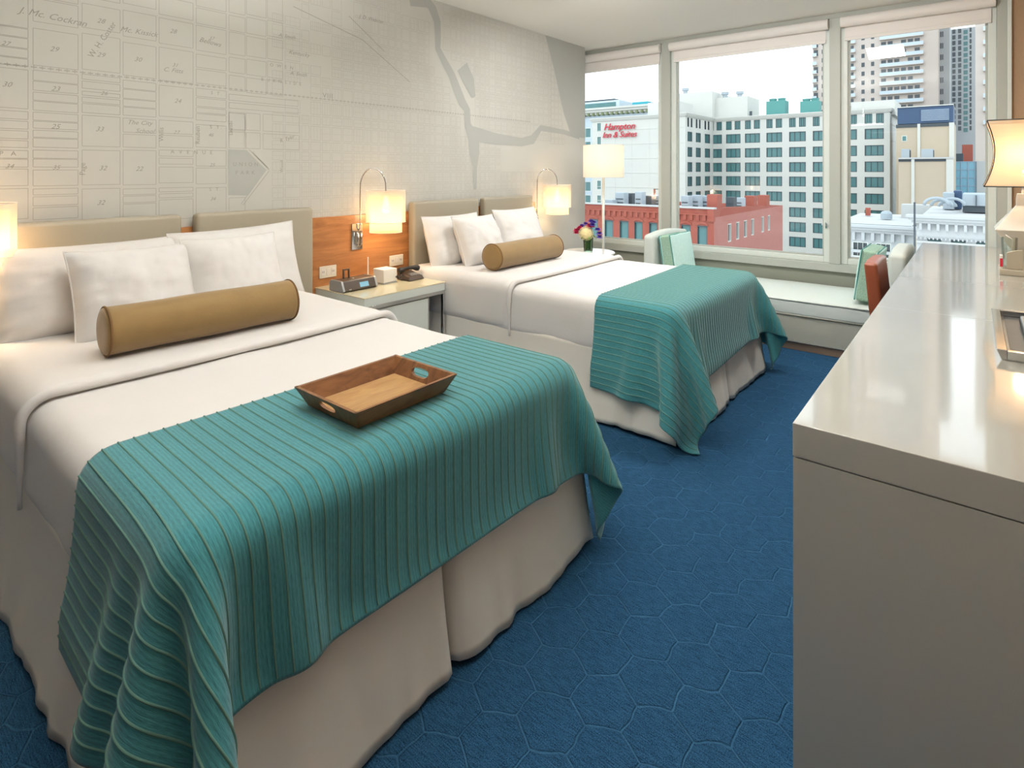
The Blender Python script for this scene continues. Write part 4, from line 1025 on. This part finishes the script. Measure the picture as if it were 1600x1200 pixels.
# in-room amenity caddy in front of the lamp
t = thing('amenity_caddy', 'taupe desk caddy with upright compartments for cards and sachets', 'caddy', (.24, 4.13, DZ))
cb = M['plinth']; cm = mat('taupe_caddy', (176, 166, 146), .45)
box('base_tray', cm, t, .105, .41, 4.02, 4.24, DZ+.0005, DZ+.03, .003)
for (x0_, x1_, zt) in ((.135, .200, .135), (.205, .275, .125), (.28, .35, .115)):
    mb = MB(); prof_ = [(x0_, DZ+.031), (x1_, DZ+.031)]+[(x1_-(x1_-x0_)*i/8, DZ+zt-.03+.03*math.sin(math.pi/2*(1-i/8*.75))) for i in range(9)]
    n = len(prof_); mb.add([(a, 4.05, z) for a, z in prof_]+[(a, 4.075, z) for a, z in prof_], [tuple(range(n)), tuple(range(n, 2*n))[::-1]]+[(i, n+i, n+(i+1) % n, (i+1) % n) for i in range(n)])
    mb.build('divider', cm, t, bevel=.0015)
t = thing('sachet_bundle', 'white and red paper sachets standing at the left end of the caddy', 'sachets', (.118, 4.10, DZ+.03))
box('sachet', M['paper'], t, .108, .120, 4.06, 4.12, DZ+.031, DZ+.10, .001); box('red_print', M['red'], t, .1075, .1205, 4.0595, 4.0605, DZ+.04, DZ+.085)
t = thing('water_glass', 'clear drinking glass with a straw behind the caddy dividers', 'glass', (.150, 4.20, DZ+.03))
autosmooth(MB().lathe((.150, 4.165, DZ+.0305), [(0, 0), (.031, 0), (.036, .16), (.034, .16), (.029, .006), (0, .006)], 24, cap=False).build('tumbler', M['glass'], t))
MB().tube([(.155, 4.16, DZ+.04), (.165, 4.165, DZ+.18), (.135, 4.165, DZ+.205)], .003, 6).build('straw', M['paper'], t, True)

# ================================================================== THE CITY OUTSIDE
SZ = -24.0                                                # street level below the room's floor
struct(tag(box('street_ground', mat('street_asphalt', (120, 122, 124), .9), None, -400, 400, 12, 600, SZ-1, SZ)))
M['limestone'] = mat('pale_limestone', (202, 202, 196), .8, var=.05, vscale=.5)
M['brick'] = mat('red_brick_wall', (156, 82, 68), .85, var=.14, vscale=2.5)
M['brickpale'] = mat('faded_brick_wall', (172, 112, 102), .85, var=.10, vscale=1.2)
M['tealpane'] = mat('teal_window_pane', (70, 118, 120), .15, spec=.6, var=.25, vscale=.9)
M['darkpane'] = mat('dark_window_pane', (52, 64, 72), .15, spec=.6)
M['tanbrick'] = mat('tan_panel_brick', (186, 172, 152), .85, var=.05, vscale=1)
M['towerbeige'] = mat('tower_concrete', (196, 184, 176), .85)
M['towerwhite'] = mat('white_tower_concrete', (180, 184, 186), .8)
M['balcony'] = mat('balcony_front', (188, 202, 212), .5)
M['navy'] = mat('navy_cladding', (58, 82, 114), .6)
M['louver'] = mat('pale_louvre', (150, 168, 188), .6)
M['blueglass'] = mat('sky_blue_curtain_glass', (120, 176, 200), .12, spec=.7)
M['greyroof'] = mat('pale_roof_membrane', (184, 185, 184), .9)
M['hvac'] = mat('galvanised_unit', (160, 170, 178), .6)
M['tealunit'] = mat('teal_cooling_unit', (84, 146, 142), .6)
M['greyd'] = mat('dark_grille', (70, 78, 84), .7)
M['olive'] = mat('olive_bracket', (120, 130, 92), .8)

winmesh = {}
def unit_window(kind, frame_m, pane_m, muntins):
    """1 x 1 window: frame (x along the wall, y into it, z up) and pane"""
    k = (kind, frame_m.name, pane_m.name)
    if k not in winmesh:
        mb = MB(); e = .05
        mb.box(0, e, 0, 1, 0, 1).box(1-e, 1, 0, 1, 0, 1).box(e, 1-e, 0, 1, 0, e).box(e, 1-e, 0, 1, 1-e, 1)
        for q in range(1, muntins+1): mb.box(q/(muntins+1)-.012, q/(muntins+1)+.012, .2, 1, e, 1-e)
        a = bpy.data.meshes.new('window'); a.from_pydata(mb.v, [], mb.f); a.materials.append(frame_m)
        p = bpy.data.meshes.new('pane'); p.from_pydata([(e, .75, e), (1-e, .75, e), (1-e, .75, 1-e), (e, .75, 1-e)], [], [(0, 1, 2, 3)]); p.materials.append(pane_m)
        winmesh[k] = (a, p)
    return winmesh[k]
def facade(parent, name, p0, p1, z0, z1, bands, m, kind='plain', frame_m=None, pane_m=None, muntins=2, depth=.22, joined=False):
    """wall from p0 to p1 (seen from its right-hand normal side) with real openings; bands = [(za, zb, [(s0, s1), ...])]"""
    p0 = Vector((p0[0], p0[1], 0)); p1 = Vector((p1[0], p1[1], 0)); L_ = (p1-p0).length; d = (p1-p0)/L_; nin = Vector((-d.y, d.x, 0))
    mb = MB()
    def quad(s0, s1, a, b):
        if s1-s0 > 1e-4 and b-a > 1e-4:
            mb.add([p0+d*s0+Vector((0, 0, a)), p0+d*s1+Vector((0, 0, a)), p0+d*s1+Vector((0, 0, b)), p0+d*s0+Vector((0, 0, b))], [(0, 1, 2, 3)])
    z = z0; wins = []
    for za, zb, sp in sorted(bands):
        if za < z0 or zb > z1: continue
        quad(0, L_, z, za); s = 0
        for a, b in sorted(sp):
            quad(s, a, za, zb); s = b; wins.append((a, b, za, zb))
            for (sa, sb, ya, yb) in ((a, b, za, za), (a, b, zb, zb), (a, a, za, zb), (b, b, za, zb)):
                A = p0+d*sa+Vector((0, 0, ya)); B = p0+d*sb+Vector((0, 0, yb)); mb.add([A, B, B+nin*depth, A+nin*depth], [(0, 1, 2, 3)])
        quad(s, L_, za, zb); z = zb
    quad(0, L_, z, z1)
    wall = mb.build(name, m, parent)
    fm, pm = frame_m or M['alu_light'], pane_m or M['tealpane']
    wm, pn = unit_window(kind, fm, pm, muntins); off = wloc(parent)
    ang = math.atan2(d.y, d.x)
    if joined:
        W = MB()
        for a, b, za, zb in wins:
            A = p0+d*a+nin*depth*.8; B = p0+d*b+nin*depth*.8
            W.add([(A.x, A.y, za), (B.x, B.y, za), (B.x, B.y, zb), (A.x, A.y, zb)], [(0, 1, 2, 3)])
        tag(W.build('windows', pm, parent), kind='stuff'); return wall
    for a, b, za, zb in wins:
        o = bpy.data.objects.new('window', wm); COL.objects.link(o); o.parent = parent
        o.location = p0+d*a+Vector((0, 0, za))-off; o.rotation_euler = (0, 0, ang); o.scale = (b-a, depth, zb-za)
        q = bpy.data.objects.new('pane', pn); COL.objects.link(q); q.parent = o
    return wall
def cornice(parent, p0, p1, z, h_, out, m, name='cornice'):
    p0 = Vector((p0[0], p0[1], 0)); p1 = Vector((p1[0], p1[1], 0)); d = (p1-p0).normalized(); o_ = Vector((d.y, -d.x, 0)); mb = MB()
    for (za, zb, ou) in ((z, z+h_*.35, out*.45), (z+h_*.35, z+h_*.7, out*.75), (z+h_*.7, z+h_, out)):
        A, B = p0-d*ou*.9, p1+d*ou*.9
        pts = [A+o_*ou, B+o_*ou, B-o_*.3, A-o_*.3]
        mb.prism([(q.x, q.y) for q in pts], za, zb)
    return mb.build(name, m, parent)
def X_(u, y): return PY(u, HY, y).x
def Zd(u, v, y): return PY(u, v, y).z

# ---- the long limestone building with the red script sign
ya, yb_ = 113.0, 129.0
xl = X_(925, ya); xm = X_(1071, ya); xr = X_(1390.5, yb_)
top = Zd(1105, 185, yb_); t = thing('office_building', 'long pale limestone building with teal window grid and a red script sign', 'building', (xm, ya, SZ))
zr = [Zd(1240, v, yb_) for v in (191, 213.5, 237.5, 261, 283.5, 307.5, 331.5, 354.5, 377.5, 401, 424)]
hw = 1.02
def cols(us, y): return [(X_(a, y), X_(b, y)) for a, b in us]
main = cols([(1107, 1128), (1134.5, 1157), (1164, 1187.5), (1197.5, 1222), (1233, 1259), (1270, 1297), (1309, 1339), (1351, 1381)], yb_)
bands = []
for i, z in enumerate(zr):
    sp = []
    for a, b in main:
        if i == 0:
            c = (b-a)*.40; sp += [(a-xm, a+c-xm), (b-c-xm, b-xm)]
        else: sp.append((a-xm, b-xm))
    bands.append((z-hw, z+(.9 if i == 0 else hw), sp))
facade(t, 'front_wall', (xm, yb_), (xr, yb_), SZ, top-.6, bands, M['limestone'], frame_m=M['greyd'])
sb = []
for i, z in enumerate(zr):
    if i == 0: sp = [(1.0, 1.9), (2.8, 3.7), (5.6, 6.5), (7.4, 8.3), (10.6, 11.6), (12.6, 13.6)]
    else: sp = [(1.1, 3.6), (5.6, 8.4), (10.8, 14.0)]
    sb.append((z-hw, z+(.9 if i == 0 else hw), sp))
facade(t, 'return_wall', (xm, ya), (xm, yb_), SZ, top-.6, sb, M['limestone'], frame_m=M['greyd'])
lw = []
for i, z in enumerate([Zd(936, v, ya) for v in (199, 220.5, 243, 266, 289, 312)]): lw.append((z-hw*1.05, z+hw*1.05, [(X_(933, ya)-xl, X_(939, ya)-xl)]))
facade(t, 'blind_wall', (xl, ya), (xm, ya), SZ, top-.6, lw, M['limestone'], muntins=1)
facade(t, 'end_wall', (xr, yb_), (xr, yb_+18), SZ, top-.6, [], M['limestone'])
jt = MB()
for k in range(11):
    z = top-3.0-k*3.15; jt.box(xl+1.5, xm-.4, ya-.06, ya, z, z+.12); jt.box(xr, xr+.05, yb_, yb_+18, z, z+.12)
for k in range(1, 6): jt.box(X_(936, ya)+k*4.1, X_(936, ya)+k*4.1+.07, ya-.03, ya, SZ, top-2)
jt.build('stone_courses', M['limestone'], t)
MB().prism([(xl+.3, ya+.3), (xm-.3, ya+.3), (xm-.3, yb_+.3), (xr-.3, yb_+.3), (xr-.3, yb_+17.7), (xl+.3, yb_+17.7)], top-1.4, top-1.0).build('roof', M['greyroof'], t)
for a, b in (((xl, ya), (xm, ya)), ((xm, ya), (xm, yb_)), ((xm, yb_), (xr, yb_)), ((xr, yb_), (xr, yb_+18))): cornice(t, a, b, top-.75, .75, .5, M['limestone'])
def roofbox(u0, u1, y, dy, v, m=None, name='penthouse', vb=None):
    z = Zd(u0, v, y); return box(name, m or M['limestone'], t, X_(u0, y), X_(u1, y), y, y+dy, top-1.2 if vb is None else Zd(u0, vb, y), z, .03)
roofbox(1037, 1113, 131, 14, 149); roofbox(1113, 1168, 133, 9, 154); roofbox(1330, 1398, 131, 12, 160); roofbox(1012, 1058, 118, 9, 161)
for u, v in ((1067, 139), (1129, 145), (1152, 144)):
    y = 135; MB().lathe((X_(u+4, y), y, top-1), [(.55, 0), (.55, Zd(u, v, y)-top+.4), (.85, Zd(u, v, y)-top+.5), (.85, Zd(u, v, y)-top+1.1)], 12).build('vent_stack', M['hvac'], t)
pa = box('louvre_opening', M['greyd'], t, X_(1171, 132.9), X_(1175, 132.9), 132.9, 133.05, top+.2, top+1.4)
for u0, u1 in ((1197, 1227), (1250, 1279)):
    y = 134; x0, x1 = X_(u0, y), X_(u1, y); z1 = Zd(u0, 155, y)
    cu_ = box('cooling_tower', M['tealunit'], t, x0, x1, y, y+3, top+.4, z1-.5, .05)
    for k in range(2): MB().lathe((x0+(x1-x0)*(.27+.46*k), y+1.5, z1-.5), [(.7, 0), (.85, .6)], 14).build('fan_cowl', M['tealunit'], cu_)
    lg = MB()
    for a in (x0, (x0+x1)/2-.1, x1-.2):
        for c in (y, y+2.8): lg.box(a, a+.2, c, c+.2, top-1.0, top+.4)
    lg.build('legs', M['greyd'], cu_)
# red script sign: two lines of raised letters
for s, u, v, size in (('Hampton', 967, 198, 1.75), ('Inn & Suites', 967, 210.5, 1.55)):
    me = text_mesh(s, size*1.2, .08, .32, .95, .004); p = PY(u, v, ya-.3)
    me.transform(Matrix.Translation((p.x-wloc(t).x, ya-.3-wloc(t).y, p.z-wloc(t).z)) @ Matrix.Rotation(R(90), 4, 'X')); link('sign_lettering', me, t, M['red'])

# ---- grey-green corner building behind, with a bracketed cornice
y = 150.0
x0, x1 = X_(880, y), X_(1012, y); zt = Zd(950, 168, y)
t = thing('apartment_building', 'far left building with bracketed cornice and glassy blue rooftop', 'building', (x0, y, SZ))
b_ = []
for k in range(9):
    z = Zd(925, 178, y)-1.6-k*4.1; b_.append((z-1.5, z+1.5, [(q, q+4.0) for q in [1+5.2*i for i in range(4)]]))
facade(t, 'front_wall', (x0, y), (x1, y), SZ, zt-1.8, b_, M['balcony'])
cornice(t, (x0, y), (x1, y), zt-2.0, 2.0, 1.6, M['limestone'])
q = x0
while q < x1: box('cornice_bracket', M['olive'], t, q, q+.6, y-1.25, y+.05, zt-2.3, zt-1.5); q += 1.6
box('rooftop_glasshouse', M['balcony'], t, X_(905, y+4), X_(968, y+4), y+4, y+14, zt, Zd(940, 158, y+4), .3)
box('glass_band', M['tealpane'], t, X_(914, y+3.9), X_(962, y+3.9), y+3.9, y+4, zt+.4, Zd(940, 161, y+4))
MB().prism([(X_(905, y+5)-.3, y+5), (X_(960, y+5), y+5), (X_(960, y+5), y+13), (X_(905, y+5), y+13)], Zd(940, 158, y+4), Zd(940, 155, y+4)).build('roof_slab', M['greyd'], t)
box('turquoise_screen', mat('turquoise_cladding', (40, 160, 176), .5), t, X_(988, y+2), X_(1012, y+2), y+2, y+6, zt-2, Zd(1000, 159, y+2))
box('penthouse', M['limestone'], t, X_(1013, y-8), X_(1045, y-8), y-8, y+3, zt-4, Zd(1030, 160, y-8))

# ---- red brick building in front
y = 52.0
xa, xc = X_(880, y), X_(1115.5, y); zt = Zd(1115, 321, y); yend = 76.0
t = thing('brick_building', 'red brick building with arched windows, dentil course and rooftop units', 'building', (xc, y, SZ))
def arch_windows(zc, zb, us):
    return [(zb, zc, [(X_(a, y)-xa, X_(b, y)-xa) for a, b in us])]
fr = [(900, 908), (922, 934), (944.5, 958), (968, 982), (991, 1004), (1014, 1027), (1041, 1052), (1064, 1079), (1089.5, 1105)]
b_ = []
for k in range(4):
    z1 = Zd(1097, 352.5, y)-k*4.0; b_.append((z1-2.3, z1, [(X_(a, y)-xa, X_(b, y)-xa) for a, b in fr]))
facade(t, 'front_wall', (xa, y), (xc, y), SZ, zt-.35, b_, M['brick'], 'arch', M['greyd'], M['tealpane'], 0, .3)
for a, b in fr:
    xx0, xx1 = X_(a, y)-.08, X_(b, y)+.08; z = Zd(1097, 352.5, y); n = 8; mb = MB(); P_ = []
    for i in range(n+1): s = i/n; P_.append((xx0+(xx1-xx0)*s, z-.06+.22*math.sin(math.pi*s)))
    V = [(q, y-.08, r_) for q, r_ in P_]+[(q, y-.08, r_+.2) for q, r_ in P_]+[(q, y+.02, r_) for q, r_ in P_]+[(q, y+.02, r_+.2) for q, r_ in P_]
    k = n+1; fs = []
    for i in range(n): fs += [(i, i+1, k+i+1, k+i), (k+i, k+i+1, 3*k+i+1, 3*k+i), (2*k+i, 2*k+i+1, i+1, i)]
    mb.add(V, fs).build('window_arch', M['brick'], t)
dt = [(q, .32) for q in np.arange(xa, xc-.3, .62)]
DM = None
for q, _ in dt:
    if q > X_(905, y): box('dentil', M['brick'], t, q, q+.3, y-.14, y+.02, zt-1.45, zt-.95)
box('corner_pier', M['brick'], t, xc-.55, xc+.03, y-.17, y+.25, zt-1.5, zt-.36)
box('string_course', M['brick'], t, xa, xc+.05, y-.16, y, zt-.95, zt-.8)
box('coping', M['greyroof'], t, xa, xc+.1, y-.2, y+.4, zt-.35, zt-.2)
# side wall with the parapet stepping down, slot windows
sl = []
for u0, u1 in ((1137.5, 1142.5), (1150.5, 1155), (1162.5, 1167), (1174, 1178), (1190, 1193.5), (1200, 1203)):
    def y_at(u): r = ray(u, HY); return r.y*(xc/r.x)
    sl.append((y_at(u0)-y, y_at(u1)-y))
zw1 = PX(1140, 349.5, xc).z; zw0 = PX(1140, 378, xc).z
zw = [(zw0, zw1, sl), (zw0-4.1, zw1-4.1, sl), (zw0-8.2, zw1-8.2, sl)]
facade(t, 'side_wall', (xc, y), (xc, yend), SZ, PX(1222, 321, xc).z, zw, M['brickpale'], 'slot', M['limestone'], M['darkpane'], 0, .25)
zq = PX(1222, 321, xc).z
MB().add([(xc, y, zq), (xc, yend, zq), (xc, y, zt-.2), (xc-.4, y, zq), (xc-.4, yend, zq), (xc-.4, y, zt-.2)], [(0, 1, 2), (5, 4, 3), (2, 1, 4, 5), (0, 2, 5, 3)]).build('sloping_parapet', M['brick'], t)
MB().prism([(xa+.3, y+.3), (xc-.45, y+.3), (xc-.45, yend-.3), (xa+.3, yend-.3)], zq-.9, zq-.5).build('roof', M['greyroof'], t)
facade(t, 'rear_wall', (xc, yend), (xa, yend), SZ, zq, [], M['brick'])
for u0, u1, v in ((1120, 1132, 303), (1176, 1188, 305), (1195, 1208, 304)):
    yy = y_at((u0+u1)/2); box('chimney', M['brick'], t, xc-1.1, xc-.1, yy-.6, yy+.7, zq-.6, PX((u0+u1)/2, v, xc-.5).z, .03)
for i, (u0, u1, v, m_) in enumerate(((945, 957, 312, 'hvac'), (961, 975, 301, 'hvac'), (978, 988, 302, 'greyd'), (992, 1002, 300, 'hvac'), (1003, 1018, 306, 'greyd'), (1020, 1033, 305, 'hvac'), (1064, 1076, 306, 'hvac'), (1080, 1092, 305, 'hvac'), (1094, 1108, 306, 'hvac'), (1134, 1146, 308, 'greyd'), (1147, 1160, 309, 'hvac'), (1162, 1172, 309, 'hvac'))):
    yy = y+3+(i % 3)*1.4 if u0 < 1120 else y_at(u1)+1.2+(i % 3)*.3; xx0, xx1 = X_(u0, yy), X_(u1, yy); z = Zd(u0, v, yy)
    ac = box('air_conditioning_unit', M[m_], t, xx0, xx1, yy, yy+1.1, zq-.5, z, .03)
    g = MB()
    for k in range(4): zz = zq-.1+(z-zq)*k/4.6; g.box(xx0+.1, xx1-.1, yy-.03, yy, zz, zz+.12)
    g.build('grille', M['greyd'], ac)
box('hatch_frame', M['brick'], t, X_(1021, 58), X_(1023, 58), 58, 58.2, zq, Zd(1021, 295, 58)); box('hatch_beam', M['greyd'], t, X_(1021, 58), X_(1050, 58), 58, 58.15, Zd(1021, 296, 58), Zd(1021, 295, 58))

# ---- tan panel building with the navy penthouse
y = 122.0
t = thing('panel_building', 'tan brick panel building with white piers and navy louvred penthouse', 'building', (X_(1400, y), y, SZ))
xa, xb = X_(1400, y), X_(1491, y); zt = Zd(1450, 193, y)
box('wall_panel', M['tanbrick'], t, xa, xb, y, y+12, SZ, zt, .02)
for u0, u1 in ((1433.5, 1438), (1483, 1491)): box('pier', M['limestone'], t, X_(u0, y), X_(u1, y), y-.25, y, SZ, zt)
box('dark_coping', M['greyd'], t, xa, X_(1484, y), y-.15, y, zt-.55, zt)
nb = box('penthouse', M['navy'], t, X_(1402, y), X_(1489.5, y), y+.3, y+11, zt+.1, Zd(1450, 166, y), .03)
box('penthouse_rim', M['limestone'], t, X_(1402, y), X_(1490, y), y+.1, y+11, Zd(1450, 166, y), Zd(1450, 164.5, y))
z0_, z1_ = Zd(1460, 188, y), Zd(1460, 170, y)
for k in range(9): z = z0_+(z1_-z0_)*k/9; box('louvre_slat', M['louver'], nb, X_(1439, y), X_(1483, y), y+.12, y+.3, z, z+.13)
wn_ = box('window', M['alu_light'], t, X_(1409, y), X_(1417, y), y-.05, y, Zd(1413, 221, y), Zd(1413, 212, y)); box('pane', M['tealpane'], wn_, X_(1409, y)+.1, X_(1417, y)-.1, y-.09, y-.05, Zd(1413, 221, y)+.1, Zd(1413, 212, y)-.1)
y2 = 114.0; zl = Zd(1440, 248.5, y2)
box('lower_block', M['tanbrick'], t, X_(1404, y2), X_(1490, y2), y2, y, SZ, zl, .02)
for u0, u1 in ((1424, 1429), (1478.5, 1490)): box('pier', M['limestone'], t, X_(u0, y2), X_(u1, y2), y2-.25, y2, SZ, zl)
box('lower_coping', M['greyd'], t, X_(1404, y2), X_(1478, y2), y2-.1, y2, zl-.4, zl)
box('coping_edge', M['greyroof'], t, X_(1404, y2), X_(1490, y2), y2-.35, y2+.6, zl, zl+.28)
for u0, u1 in ((1408, 1421), (1439, 1458)):
    ac = box('rooftop_unit', M['hvac'], t, X_(u0, y2+2), X_(u1, y2+2), y2+2, y2+4.5, zl, Zd(u0, 233, y2+2), .05); box('dark_side', M['greyd'], ac, X_(u1, y2+2), X_(u1, y2+2)+.05, y2+2.2, y2+4.2, zl+.2, Zd(u0, 233, y2+2)-.2)

# ---- towers: floors of balconies and windows; too small to pick apart, so each run is one piece
def tower(label, y, u0, u1, vtop, m, runs, pitch, dep=18):
    x0, x1 = X_(u0, y), X_(u1, y); zt = Zd((u0+u1)/2, vtop, y)
    t = thing('residential_tower', label, 'building', (x0, y, SZ))
    box('shaft', m, t, x0, x1, y, y+dep, SZ, zt, .02)
    for (a, b, kind) in runs:
        xa, xb = X_(a, y), X_(b, y); S_ = MB(); W = MB(); B = MB(); z = 14.0 if zt > 30 else 0
        while z < zt-1.5:
            if kind == 'balcony':
                B.box(xa, xb, y-1.2, y-1.1, z, z+1.0); S_.box(xa, xb, y-1.2, y+.05, z-.22, z)
                q = xa+.3; r_ = random.Random(int(z*3+a))
                while q < xb-1.0:
                    if r_.random() < .8: W.box(q, q+1.3, y-.06, y+.02, z+.2, z+2.2)
                    q += 1.75
            elif kind == 'window': W.box(xa, xb, y-.06, y+.02, z+.7, z+2.1)
            elif kind == 'pair': w_ = (xb-xa)*.42; W.box(xa, xa+w_, y-.06, y+.02, z+.6, z+2.3); W.box(xb-w_, xb, y-.06, y+.02, z+.6, z+2.3)
            elif kind == 'glass': W.box(xa, xb, y-.06, y+.02, z+.15, z+pitch-.4)
            z += pitch
        if B.v: tag(B.build('balcony_fronts', M['balcony'], t), kind='stuff'); tag(S_.build('balcony_slabs', m, t), kind='stuff')
        tag(W.build('windows', M['tealpane'] if kind == 'glass' else M['darkpane'], t), kind='stuff')
    return t
tower('tall beige residential tower with stacked balcony fronts, centre of the skyline', 215, 1270, 1466, -160, M['towerbeige'],
      [(1270, 1277, 'balcony'), (1284, 1288, 'window'), (1325, 1337, 'balcony'), (1346, 1351, 'window'), (1361, 1366, 'window'), (1375, 1443, 'balcony')], 2.9, 8)
tower('pale narrow tower with paired windows right of the balcony tower', 224, 1466, 1484, -120, M['towerwhite'], [(1469, 1474, 'pair')], 3.6, 14)
tower('white slim tower with a blue glass strip, right part of the skyline', 240, 1483, 1526, 44, M['towerwhite'], [(1488, 1493, 'window'), (1497, 1502, 'window'), (1505.5, 1512, 'glass'), (1515, 1518, 'window')], 1.9)
tower('beige tower at the right window edge with a column of white balconies', 200, 1524, 1600, -140, M['towerbeige'], [(1536, 1544, 'balcony')], 3.6)
t = thing('glass_building', 'low sky-blue glass building in front of the slim white tower', 'building', (X_(1491, 136), 136, SZ))
xa, xb, z1 = X_(1491, 136), X_(1546, 136), Zd(1515, 252, 136)
box('glass_wall', M['blueglass'], t, xa, xb, 136, 146, SZ, z1)
for k in range(12): box('transom', M['louver'], t, xa, xb, 135.9, 136, z1-k*1.5-.12, z1-k*1.5)
for k in range(6): q = xa+(xb-xa)*k/5; box('mullion', M['louver'], t, q-.06, q+.06, 135.88, 135.99, SZ, z1)
box('stone_bay', M['towerwhite'], t, X_(1526, 135.5), X_(1546, 135.5), 135.5, 135.95, SZ, z1)
box('roof_unit', M['greyd'], t, X_(1493, 139), X_(1505, 139), 139, 142, z1, Zd(1498, 240, 139)); box('brick_gable', M['brick'], t, X_(1503, 148), X_(1520, 148), 148, 154, z1-2, Zd(1510, 226, 148))

# ---- pale cornice buildings low on the right
y = 34.0
t = thing('cornice_building', 'low white building with bracketed cornice and flat white roof, left of the pole', 'building', (X_(1318, y), y, SZ))
xa, xb = X_(1300, y), X_(1428, y); zt = Zd(1370, 350, y)
b_ = [(Zd(1345, 401, y), Zd(1345, 378, y), [(X_(1332, y)-xa, X_(1356, y)-xa), (X_(1368, y)-xa, X_(1392, y)-xa)])]
facade(t, 'front_wall', (xa, y), (xb, y), SZ, zt-.3, b_, M['towerwhite'], 'w3', M['alu_light'], M['darkpane'], 2, .2)
cornice(t, (xa, y), (xb, y), zt-.45, .4, .45, M['towerwhite'])
q = xa+.1
while q < xb-.3: box('cornice_bracket', M['towerwhite'], t, q, q+.14, y-.25, y, zt-.85, zt-.45); q += .42
box('lower_moulding', M['towerwhite'], t, xa, xb, y-.12, y, zt-1.5, zt-1.35)
MB().prism([(xa+.1, y+.1), (xb-.1, y+.1), (xb-.1, y+9), (xa+.1, y+9)], zt-.25, zt-.05).build('roof', M['greyroof'], t)
box('roof_parapet', M['greyroof'], t, X_(1408, 40), X_(1452, 40), 40, 41, zt-.2, Zd(1430, 320, 40))
MB().lathe((X_(1385, 38), 38, zt), [(.28, 0), (.28, .3), (.2, .42), (.0, .45)], 14, cap=False).build('roof_vent', M['hvac'], t)
box('brick_stub', M['brick'], t, X_(1352, 40), X_(1359, 40), 40, 40.4, zt, Zd(1355, 325, 40))
y = 30.0
t = thing('corner_building', 'pale stone corner building with dentil cornice and rooftop ducts, right of the pole', 'building', (X_(1438, y), y, SZ))
xa, xb = X_(1432, y), X_(1600, y); zt = Zd(1490, 339.5, y)
b_ = [(Zd(1460, 396, y), Zd(1460, 373, y), [(X_(1449, y)-xa, X_(1471, y)-xa), (X_(1486, y)-xa, X_(1509, y)-xa), (X_(1525, y)-xa, X_(1547, y)-xa)])]
facade(t, 'front_wall', (xa, y), (xb, y), SZ, zt-.2, b_, M['towerwhite'], 'arch', M['greyd'], M['tealpane'], 0, .2)
facade(t, 'side_wall', (xa, y+10), (xa, y), SZ, zt-.2, [], M['towerwhite'])
cornice(t, (xa, y), (xb, y), zt-.3, .35, .4, M['towerwhite'])
q = xa+.1
while q < xb-.2: box('cornice_bracket', M['towerwhite'], t, q, q+.10, y-.22, y, zt-.58, zt-.3); q += .30
q = xa
while q < xb-.1: box('dentil', M['towerwhite'], t, q, q+.05, y-.1, y, zt-.98, zt-.88); q += .14
box('lower_moulding', M['greyroof'], t, xa, xb, y-.12, y, zt-1.14, zt-1.05)
MB().prism([(xa+.1, y+.1), (xb-.1, y+.1), (xb-.1, y+10), (xa+.1, y+10)], zt-.2, zt-.05).build('roof', M['greyroof'], t)
for u0, u1, v, yy, mm in ((1473, 1491, 301, 36, 'hvac'), (1490, 1503, 298, 36.5, 'navy')):
    box('cooling_unit', M[mm], t, X_(u0, yy), X_(u1, yy), yy, yy+1.2, zt, Zd(u0, v, yy), .03)
ub = box('large_duct_unit', M['hvac'], t, X_(1504, 34), X_(1560, 34), 34, 36, zt+.3, Zd(1520, 303, 34), .04)
box('skid', M['greyd'], ub, X_(1504, 34), X_(1560, 34), 34.1, 36, zt, zt+.3); box('unit_post', M['greyd'], ub, X_(1524.5, 33.9), X_(1526, 33.9), 33.9, 34, zt+.3, Zd(1520, 305, 34))
for i, (u, r_) in enumerate(((1463, .42), (1471, .36), (1488, .40), (1479, .3))):
    p = (X_(u, 33), 33, zt+r_*.8); MB().tube([(p[0]+r_*math.cos(a)*1.1, p[1]+.3*i, p[2]+r_*math.sin(a)*.8) for a in [k*math.pi/8 for k in range(9)]], .07, 10).build('bent_duct', M['hvac'], t, True)
t = thing('roof_pole', 'thin dark pole rising between the two cornice buildings', 'pole', (X_(1429, 29), 29, SZ))
MB().tube([(X_(1429, 29), 29, SZ), (X_(1429, 29), 29, Zd(1429, 316, 29))], .035, 8).build('pole', M['greyd'], t, True)
